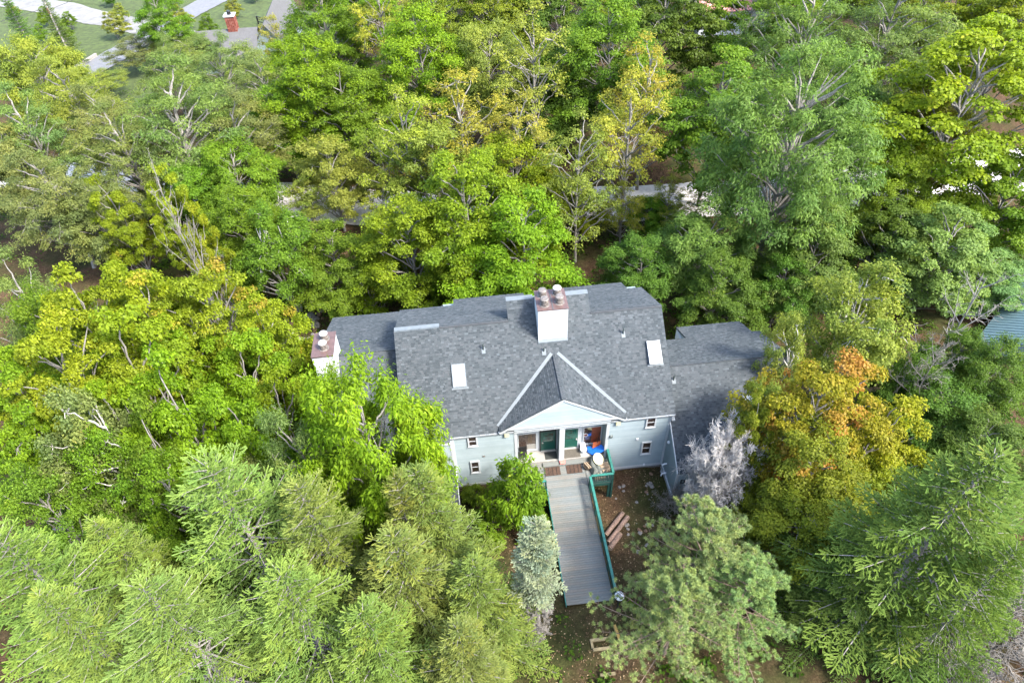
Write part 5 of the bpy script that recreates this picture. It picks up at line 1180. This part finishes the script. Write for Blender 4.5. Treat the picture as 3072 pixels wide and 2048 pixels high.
bx0, bx1, by0, by1, z0 = -33.0, -31.5, 92.8, 94.2, -3.4
chf = MB().box(bx0+.03, bx1-.03, by0+.03, by1-.03, z0, .02).build('chimney', CONC, fh)
for c in range(15):
    for (ax, n_b) in (('x', 5), ('y', 5)):
        for i in range(n_b):
            a, b = i/n_b, (i+1)/n_b; off = (c % 2)*.1
            m = MB(); m.var = float(RNG.random()); zz = z0+c*.225
            if ax == 'x': m.box(bx0+(bx1-bx0)*a+.012, bx0+(bx1-bx0)*b-.012, by0, by0+.028, zz, zz+.2)
            else: m.box(bx1-.028, bx1, by0+(by1-by0)*a+.012, by0+(by1-by0)*b-.012, zz, zz+.2)
            m.build('brick', BRICKM, chf, var=True)
MB().box(bx0-.12, bx1+.12, by0-.12, by1+.12, .022, .2).build('chimney_cap', TRIM, chf)
flue(chf, -32.25, 93.5, .2, .3, BLACKM)
# split-rail fence bit by the far lawn
fn = thing('rail_fence', (-27.0, 112, -8.5), 'dark rail fence corner behind the far house', 'fence')
for x, y in ((-33, 113), (-30.6, 111), (-28, 109.5)): z = float(ground_h(x, y)); MB().box(x-.12, x+.12, y-.12, y+.12, z-.1, z+1.5).build('post', BLACKM, fn)
for h in (.5, 1.0, 1.4):
    for a, b in (((-33, 113), (-30.6, 111)), ((-30.6, 111), (-28, 109.5))): MB().beam((a[0], a[1], float(ground_h(*a))+h), (b[0], b[1], float(ground_h(*b))+h), .1, .14).build('rail', BLACKM, fn)
kb = MB(); kb.beam((-60.5, 93.0, float(ground_h(-60.5, 93))+.3), (-58.7, 100.6, float(ground_h(-58.7, 100.6))+.3), .35, .8); one('low_wall', kb, CONC, 'dark edged retaining curb beside the drive at the upper left', 'wall')
up = thing('utility_pole', (-61.1, 97.0, float(ground_h(-61.1, 97.0))), 'tall wooden utility pole at the upper left', 'pole')
gz = float(ground_h(-61.1, 97.0)); MB().lathe((-61.1, 97.0, gz-.3), [(.20, 0), (.13, 13.5)], 10).build('shaft', POLEW, up); MB().box(-62.2, -60.0, 96.8, 96.95, gz+12.4, gz+12.55).build('crossarm', POLEW, up)
MB().lathe((-61.1, 96.78, gz+8.5), [(.17, 0), (.17, .9)], 10).build('band', ROCKB, up)
def wire(a, b, sag, lab):
    t = np.linspace(0, 1, 14)[:, None]; P = np.array(a)*(1-t)+np.array(b)*t; P[:, 2] -= (4*sag*t*(1-t))[:, 0]; m = MB(); m.tube(P, .035, 5); one('power_line', m, CABLE, lab, 'cable')
wire((-61.1, 96.7, gz+9.5), (-75, 60, 9), .8, 'black power line running from the pole to the left edge'); wire((-61.1, 97.2, gz+9.0), (-40, 150, 3), 1.2, 'black power line running from the pole towards the track')
# blue metal-roofed building at the right edge
br = thing('metal_roof_building', (46, 9, -3), 'building with a pale blue standing-seam metal roof at the right edge', 'building')
ang = math.radians(38); ux, uy = math.cos(ang), math.sin(ang); O = Vector((47.6, 5.2, .4))
Mb = Matrix.Translation(O) @ Matrix.Rotation(ang, 4, 'Z')
m = MB(Mb); m.prism([(0, -2.2, -5), (0, -2.2, -.5), (0, 0, .8), (0, 6.0, -2.4), (0, 6.0, -5)], (16, 0, 0)); m.build('wall', SHADEW, br)
r = MB(Mb); slab(r, [(-.3, -2.6, -.7), (16.3, -2.6, -.7), (16.3, 0, .95), (-.3, 0, .95)]); slab(r, [(-.3, .004, .95), (16.3, .004, .95), (16.3, 6.4, -2.5), (-.3, 6.4, -2.5)]); rr_ = r.build('roof', METALB, br)
for i in range(40):
    x = -.1+i*.42
    m = MB(Mb); m.beam((x, .02, .97), (x, 6.38, -2.46), .035, .06); m.build('seam', METALB, rr_); m = MB(Mb); m.beam((x, -2.58, -.66), (x, -.02, .97), .035, .06); m.build('seam', METALB, rr_)
m = MB(Mb); m.beam((-.3, -2.66, -.78), (16.3, -2.66, -.78), .06, .25); m.build('eave_fascia', TRIM, rr_)
# pink roof at the top edge
x, y, z = drop(1700, -14, 6.5)
ph_ = thing('pink_roof_house', (x, y, z), 'house with a salmon pink roof at the very top edge', 'house')
m = MB(Matrix.Translation((x, y, z))); m.box(-6, 6, 0, 8, -.5, 4.5); m.build('wall', TRIM, ph_)
r = MB(Matrix.Translation((x, y, z))); slab(r, [(-6.6, -.8, 4.2), (6.6, -.8, 4.2), (6.6, 4, 7.2), (-6.6, 4, 7.2)]); slab(r, [(-6.6, 4.01, 7.2), (6.6, 4.01, 7.2), (6.6, 8.8, 4.2), (-6.6, 8.8, 4.2)]); r.build('roof', PINKROOF, ph_)
